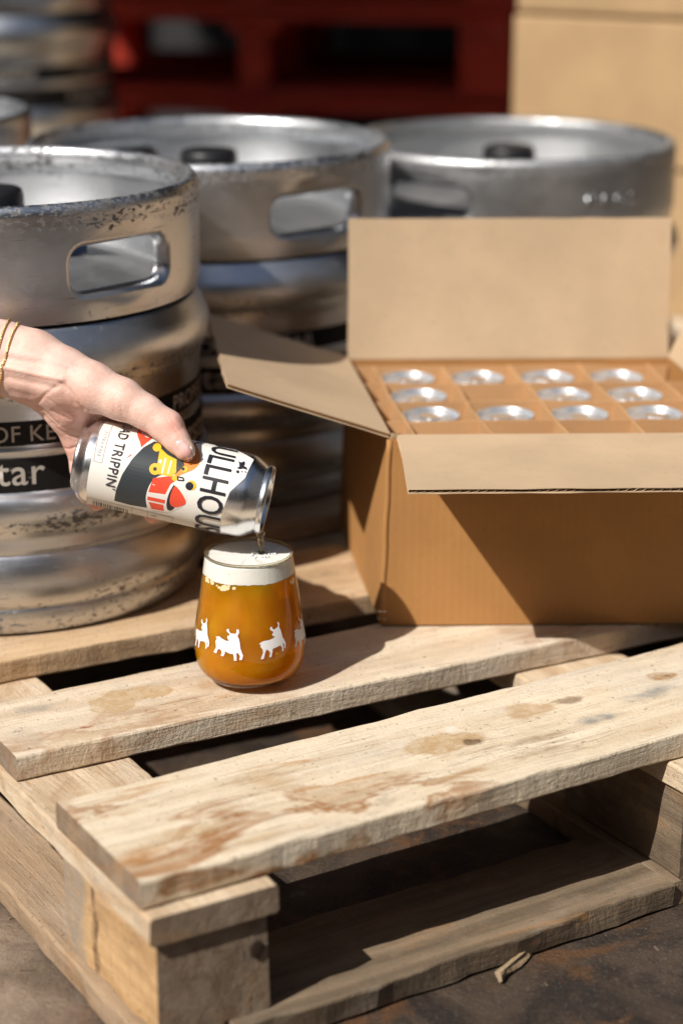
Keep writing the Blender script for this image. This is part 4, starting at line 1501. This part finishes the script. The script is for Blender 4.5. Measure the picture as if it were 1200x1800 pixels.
# froth where the stream lands
bub_bm = bmesh.new()
rng = random.Random(21)
for k in range(46):
    a, rr0 = rng.uniform(0, 2 * PI), 0.0125 * math.sqrt(rng.random())
    rb_ = rng.uniform(0.0005, 0.0013)
    bmesh.ops.create_icosphere(bub_bm, subdivisions=2, radius=rb_, matrix=Matrix.Translation((spts[-1].x + rr0 * math.cos(a), spts[-1].y + rr0 * math.sin(a), TZ + 0.0012 + zt_ - 0.0006 + rb_ * 0.3)))
for f in bub_bm.faces:
    f.smooth = True
bo = link_obj('froth', from_bm(bub_bm), M_foam, BE)
bo.matrix_parent_inverse = Matrix.Translation(-BE.location)
bo['kind'] = 'stuff'
print('STREAM', st_top, 'glass', GX, GY, 'dist', math.hypot(st_top.x - GX, st_top.y - GY))

# ------------------------------------------------------------------ arm and hand
def hp(x, y, z):
    return sight(x, y, DEP - z * KPX)
CH = []   # (point a, ra, point b, rb)
def seg_(a, b):
    CH.append((hp(*a[:3]), a[3] * KPX, hp(*b[:3]), b[3] * KPX))
def chain(*pts):
    for a, b in zip(pts, pts[1:]):
        seg_(a, b)
chain((-700, 520, -70, 92), (-350, 575, -40, 80), (-120, 612, -22, 68), (0, 629, -14, 64), (55, 642, -6, 61))
chain((55, 642, -4, 60), (110, 662, 14, 50), (160, 680, 30, 42), (215, 702, 44, 34.5), (256, 724, 50, 27.5), (294, 750, 55, 26.5), (311, 774, 64, 21.5), (325, 791, 70, 18.5))
chain((55, 645, -10, 58), (195, 704, -34, 33))
chain((55, 650, -16, 54), (168, 728, -66, 32))
chain((60, 662, -14, 46), (152, 752, -80, 30))
chain((80, 672, -6, 36), (120, 722, -34, 37), (140, 770, -66, 29))
chain((215, 702, 30, 26), (195, 704, -34, 28))
chain((110, 690, 6, 36), (122, 716, -10, 30))
# fingers round the back of the can
chain((195, 704, -34, 32), (252, 762, -100, 23), (276, 826, -112, 20), (284, 876, -92, 16.5))
chain((168, 728, -66, 31), (226, 800, -118, 24), (256, 864, -101, 20), (268, 905, -46, 15.5))
chain((152, 752, -80, 30), (172, 822, -121, 23), (186, 872, -88, 19), (170, 884, -30, 14.5))
chain((140, 770, -66, 28), (146, 824, -92, 22), (152, 862, -80, 18), (154, 872, -46, 15))
lo = Vector((min(min(a[i] - ra, b[i] - rb) for a, ra, b, rb in CH) for i in range(3))) - Vector((0.012,) * 3)
hi = Vector((max(max(a[i] + ra, b[i] + rb) for a, ra, b, rb in CH) for i in range(3))) + Vector((0.012,) * 3)
VX = 0.00125
dims = [int(math.ceil((hi[i] - lo[i]) / VX)) for i in range(3)]
gx = (lo.x + VX * np.arange(dims[0])).astype(np.float32)[:, None, None]
gy = (lo.y + VX * np.arange(dims[1])).astype(np.float32)[None, :, None]
gz = (lo.z + VX * np.arange(dims[2])).astype(np.float32)[None, None, :]
FAR = 0.05
D = np.full(dims, FAR, dtype=np.float32)
KS = 0.0075
for n_, (a, ra, b, rb) in enumerate(CH):
    pad = 0.022
    i0, i1 = [], []
    for ax_ in range(3):
        l_ = min(a[ax_] - ra, b[ax_] - rb) - pad
        h_ = max(a[ax_] + ra, b[ax_] + rb) + pad
        i0.append(max(0, int((l_ - lo[ax_]) / VX))); i1.append(min(dims[ax_], int((h_ - lo[ax_]) / VX) + 1))
    X, Y, Z = gx[i0[0]:i1[0]], gy[:, i0[1]:i1[1]], gz[:, :, i0[2]:i1[2]]
    d_ = b - a
    L2 = d_.dot(d_)
    t = ((X - a.x) * d_.x + (Y - a.y) * d_.y + (Z - a.z) * d_.z) / L2
    t = np.clip(t, 0, 1)
    dist = np.sqrt((X - a.x - t * d_.x) ** 2 + (Y - a.y - t * d_.y) ** 2 + (Z - a.z - t * d_.z) ** 2) - (ra + (rb - ra) * t)
    sub = D[i0[0]:i1[0], i0[1]:i1[1], i0[2]:i1[2]]
    k_ = KS if min(ra, rb) > 0.009 else 0.004
    h_ = np.maximum(k_ - np.abs(sub - dist), 0) / k_
    D[i0[0]:i1[0], i0[1]:i1[1], i0[2]:i1[2]] = np.minimum(sub, dist) - h_ * h_ * k_ * 0.25
import openvdb
grid = openvdb.FloatGrid(FAR)
grid.copyFromArray(D)
pts_, tris_, quads_ = grid.convertToPolygons(0.0)
P_ = np.array(pts_) * VX + np.array(lo)
del D
hand_me = bpy.data.meshes.new('mesh')
hand_me.from_pydata(P_.tolist(), [], [tuple(int(i) for i in q) for q in quads_] + [tuple(int(i) for i in q) for q in tris_])
bm = bmesh.new(); bm.from_mesh(hand_me)
for _ in range(3):
    bmesh.ops.smooth_vert(bm, verts=list(bm.verts), factor=0.5, use_axis_x=True, use_axis_y=True, use_axis_z=True)
bmesh.ops.recalc_face_normals(bm, faces=list(bm.faces))
bm.normal_update()
# creases, tendons and knuckle wrinkles on the side of the hand that shows
CREASE = [([(108, 674), (122, 690), (131, 708), (147, 721)], 3.6, -4.6), ([(116, 676), (130, 694), (140, 708)], 3.0, -1.8), ([(92, 722), (106, 730), (124, 738)], 2.6, -1.6), ([(306, 738), (314, 747)], 7.0, 2.2), ([(62, 711), (80, 725), (96, 741), (104, 746)], 2.6, -2.6), ([(76, 729), (100, 753), (116, 764), (137, 767)], 2.6, -2.6),
          ([(100, 786), (121, 790), (135, 785)], 2.4, -2.8), ([(114, 808), (128, 812)], 2.2, -2.2), ([(68, 707), (82, 692), (101, 680)], 3.0, -2.2), ([(90, 744), (112, 752), (130, 753)], 2.0, -1.2),
          ([(84, 700), (100, 712), (118, 722)], 2.2, -1.2),
          ([(6, 645), (62, 657), (110, 667)], 4.6, 4.2), ([(14, 664), (70, 676), (96, 682)], 6.0, -3.0), ([(10, 630), (60, 637), (118, 650)], 6.5, -2.6), ([(20, 688), (52, 696)], 5.0, -1.6),
          ([(284, 740), (294, 752), (304, 764)], 2.0, -0.7), ([(292, 736), (302, 748), (312, 760)], 2.2, -0.8), ([(300, 736), (309, 746), (317, 756)], 2.0, -0.8),
          ([(212, 712), (216, 728)], 2.4, -0.8), ([(200, 708), (203, 726)], 2.4, -0.8), ([(226, 716), (231, 732)], 2.4, -0.7)]
def to_px(P):
    v = P - CAM
    d = v.dot(FW)
    return 600 + 3600 * v.dot(RT) / d, 900 - 3600 * v.dot(UP) / d
flush = {}
VEIN = [([(0, 618), (40, 628), (90, 634), (130, 650)], 4.0, 0.8), ([(30, 655), (70, 668), (98, 676)], 3.5, 0.6), ([(60, 600), (100, 625), (150, 648)], 5.0, 0.45), ([(8, 690), (50, 694)], 5.0, 0.5), ([(120, 640), (170, 668), (205, 690)], 4.0, 0.3)]
blue = {}
PINK = [(300, 750, 26, 0.9), (322, 806, 12, 0.55), (112, 790, 34, 0.75), (120, 730, 40, 0.65), (60, 700, 40, 0.35), (140, 690, 26, 0.4), (268, 912, 20, 1.0), (170, 888, 22, 1.0)]
for v in bm.verts:
    facing = v.normal.dot((CAM - v.co).normalized())
    x, y = to_px(v.co)
    pk = 0.0
    for (cx_, cy_, r_, s_) in PINK:
        pk = max(pk, s_ * math.exp(-((x - cx_) ** 2 + (y - cy_) ** 2) / (r_ * r_)))
    flush[v.index] = pk
    bl = 0.0
    for line, wd, st in VEIN:
        for (x0, y0), (x1, y1) in zip(line, line[1:]):
            dx, dy = x1 - x0, y1 - y0
            t = max(0, min(1, ((x - x0) * dx + (y - y0) * dy) / (dx * dx + dy * dy)))
            bl = max(bl, st * math.exp(-((x - x0 - t * dx) ** 2 + (y - y0 - t * dy) ** 2) / (wd * wd)))
    blue[v.index] = bl if facing > 0 else 0.0
    if facing < 0.02 or x < -20 or x > 345:
        continue
    off = 0.0
    for line, wd, amp in CREASE:
        best = 1e9
        for (x0, y0), (x1, y1) in zip(line, line[1:]):
            dx, dy = x1 - x0, y1 - y0
            t = max(0, min(1, ((x - x0) * dx + (y - y0) * dy) / (dx * dx + dy * dy)))
            best = min(best, (x - x0 - t * dx) ** 2 + (y - y0 - t * dy) ** 2)
        if best < (wd * 3.5) ** 2:
            off += amp * math.exp(-best / (wd * wd))
    v.co += v.normal * (off * 0.82 * KPX * min(1, facing * 3))
bm.normal_update()
bvh = bvhtree.BVHTree.FromBMesh(bm)
bm.to_mesh(hand_me); bm.free()
hand_me.shade_smooth()
ca = hand_me.attributes.new('flush', 'FLOAT', 'POINT')
ca.data.foreach_set('value', [flush[i] for i in range(len(hand_me.vertices))])
cb = hand_me.attributes.new('vein', 'FLOAT', 'POINT')
cb.data.foreach_set('value', [blue[i] for i in range(len(hand_me.vertices))])
MK = Mat('skin')
_o, _p = MK.coords()
att = MK.t.nodes.new('ShaderNodeAttribute'); att.attribute_name = 'flush'
mot = MK.noise(_p, 60.0, 5.0, 0.65)
sk = MK.mix(MK.range(mot.outputs[0], 0.32, 0.70), (0.72, 0.455, 0.37), (0.81, 0.565, 0.475))
vein = MK.noise(MK.scale(_p, (9.0, 30.0, 30.0)), 1.0, 3.0, 0.5, 1.0)
sk = MK.mix(MK.math('MULTIPLY', MK.range(vein.outputs[0], 0.58, 0.70), 0.22), sk, (0.52, 0.36, 0.34))
atv = MK.t.nodes.new('ShaderNodeAttribute'); atv.attribute_name = 'vein'
sk = MK.mix(MK.math('MULTIPLY', atv.outputs['Fac'], 0.32), sk, (0.42, 0.34, 0.36))
sk = MK.mix(MK.math('MULTIPLY', att.outputs['Fac'], 0.6), sk, (0.72, 0.29, 0.22))
por = MK.t.nodes.new('ShaderNodeTexVoronoi'); MK.set(por.inputs['Vector'], MK.scale(_p, (1.0, 1.3, 1.0))); por.inputs['Scale'].default_value = 900.0
fine = MK.noise(MK.scale(_p, (340, 900, 340)), 1.0, 3.0, 0.6)
hb = MK.math('ADD', MK.math('MULTIPLY', por.outputs['Distance'], 0.6), MK.math('MULTIPLY', fine.outputs[0], 0.9))
skb = MK.principled(Base_Color=sk, Roughness=0.52, Normal=MK.bump(MK.math('ADD', hb, MK.math('MULTIPLY', MK.noise(_p, 95.0, 4.0, 0.6).outputs[0], 1.6)), 0.45, 0.0008))
MK.set(skb.inputs['Subsurface Weight'], 0.28); MK.set(skb.inputs['Subsurface Radius'], (1.0, 0.34, 0.16)); MK.set(skb.inputs['Subsurface Scale'], 0.006)
MK.set(skb.inputs['Specular IOR Level'], 0.4)
M_skin = MK.finish(skb)
PERS = link_obj('person', hand_me, M_skin)
tag(PERS, 'bare pale arm and hand holding the can with the thumb on top', 'person')
# thumbnail
nail = smooth_poly([(307, 782), (312, 774), (321, 773), (330, 781), (338, 792), (342, 802), (338, 809), (331, 808), (322, 799), (312, 789)], 2)
def on_thumb(outline, lift0, lift1):
    nb = flat_poly_bm([outline])
    slice_bm(nb, 0, 2.0); slice_bm(nb, 1, 2.0)
    for v in nb.verts:
        x, y = v.co.x, v.co.y
        hit = bvh.ray_cast(CAM, (sight(x, y, 1.2) - CAM).normalized())
        if hit[0] is None:
            hit = bvh.find_nearest(sight(x, y, DEP - 78 * KPX))
        e_ = min(1.0, min(math.hypot(x - a, y - b) for a, b in outline) / 4.0)
        v.co = hit[0] + hit[1] * (lift0 + lift1 * e_)
    return from_bm(nb, True)
nm = on_thumb(nail, 0.0004, 0.0009)
MN = Mat('nail_plate')
_o, _p = MN.coords()
nl_b = MN.principled(Base_Color=MN.mix(MN.range(MN.noise(_p, 90.0, 2.0).outputs[0], 0.3, 0.7), (0.78, 0.43, 0.39), (0.84, 0.52, 0.47)), Roughness=0.10)
MN.set(nl_b.inputs['Coat Weight'], 0.6)
link_obj('thumbnail', nm, MN.finish(nl_b), PERS)
edge_line = [(334, 784), (339, 792), (342, 801), (340, 807), (335, 811), (326, 811.5), (326, 808.5), (333, 808), (337, 804.5), (338.5, 800), (336, 793), (332, 787)]
link_obj('nail_tip', on_thumb(edge_line, 0.0012, 0.0004), simple('nail_white', (0.80, 0.72, 0.64), 0.25, 0, None, 0.03), PERS)

# bracelets
def bracelet(center, u, v_, label, seed):
    pts_c = []
    N = 150
    for k in range(N):
        a = 2 * PI * k / N
        c = hp(center[0] + u[0] * math.cos(a) + v_[0] * math.sin(a), center[1] + u[1] * math.cos(a) + v_[1] * math.sin(a), center[2] + u[2] * math.cos(a) + v_[2] * math.sin(a))
        q, nn, _, _ = bvh.find_nearest(c)
        pts_c.append((q + nn * 0.0009, nn))
    vs, fs = [], []
    for k in range(N):
        p, nn = pts_c[k]
        t = (pts_c[(k + 1) % N][0] - pts_c[k - 1][0])
        ln = t.length * 0.5
        t.normalize()
        s_ = t.cross(nn).normalized()
        A, B = (s_, nn) if k % 2 else (nn, s_)
        b0 = len(vs)
        for i in range(10):
            a = 2 * PI * i / 10
            c = p + t * (math.cos(a) * ln * 0.72) + A * (math.sin(a) * 0.0007)
            rdir = (t * math.cos(a) + A * math.sin(a))
            for j in range(5):
                bb = 2 * PI * j / 5
                vs.append(c + (rdir * math.cos(bb) + B * math.sin(bb)) * 0.00034)
        for i in range(10):
            for j in range(5):
                fs.append((b0 + i * 5 + j, b0 + ((i + 1) % 10) * 5 + j, b0 + ((i + 1) % 10) * 5 + (j + 1) % 5, b0 + i * 5 + (j + 1) % 5))
    o = link_obj('bracelet', mesh_from(vs, fs, True), M_gold)
    tag(o, label, 'bracelet', 'gold chains on the wrist')
bracelet((18, 629, -12), (17, -64, 0), (-8, 0, 66), 'fine gold chain bracelet on the wrist, the one nearer the hand', 1)
bracelet((2, 628, -14), (16, -66, 0), (-8, 0, 68), 'fine gold chain bracelet on the wrist, the one farther from the hand', 2)
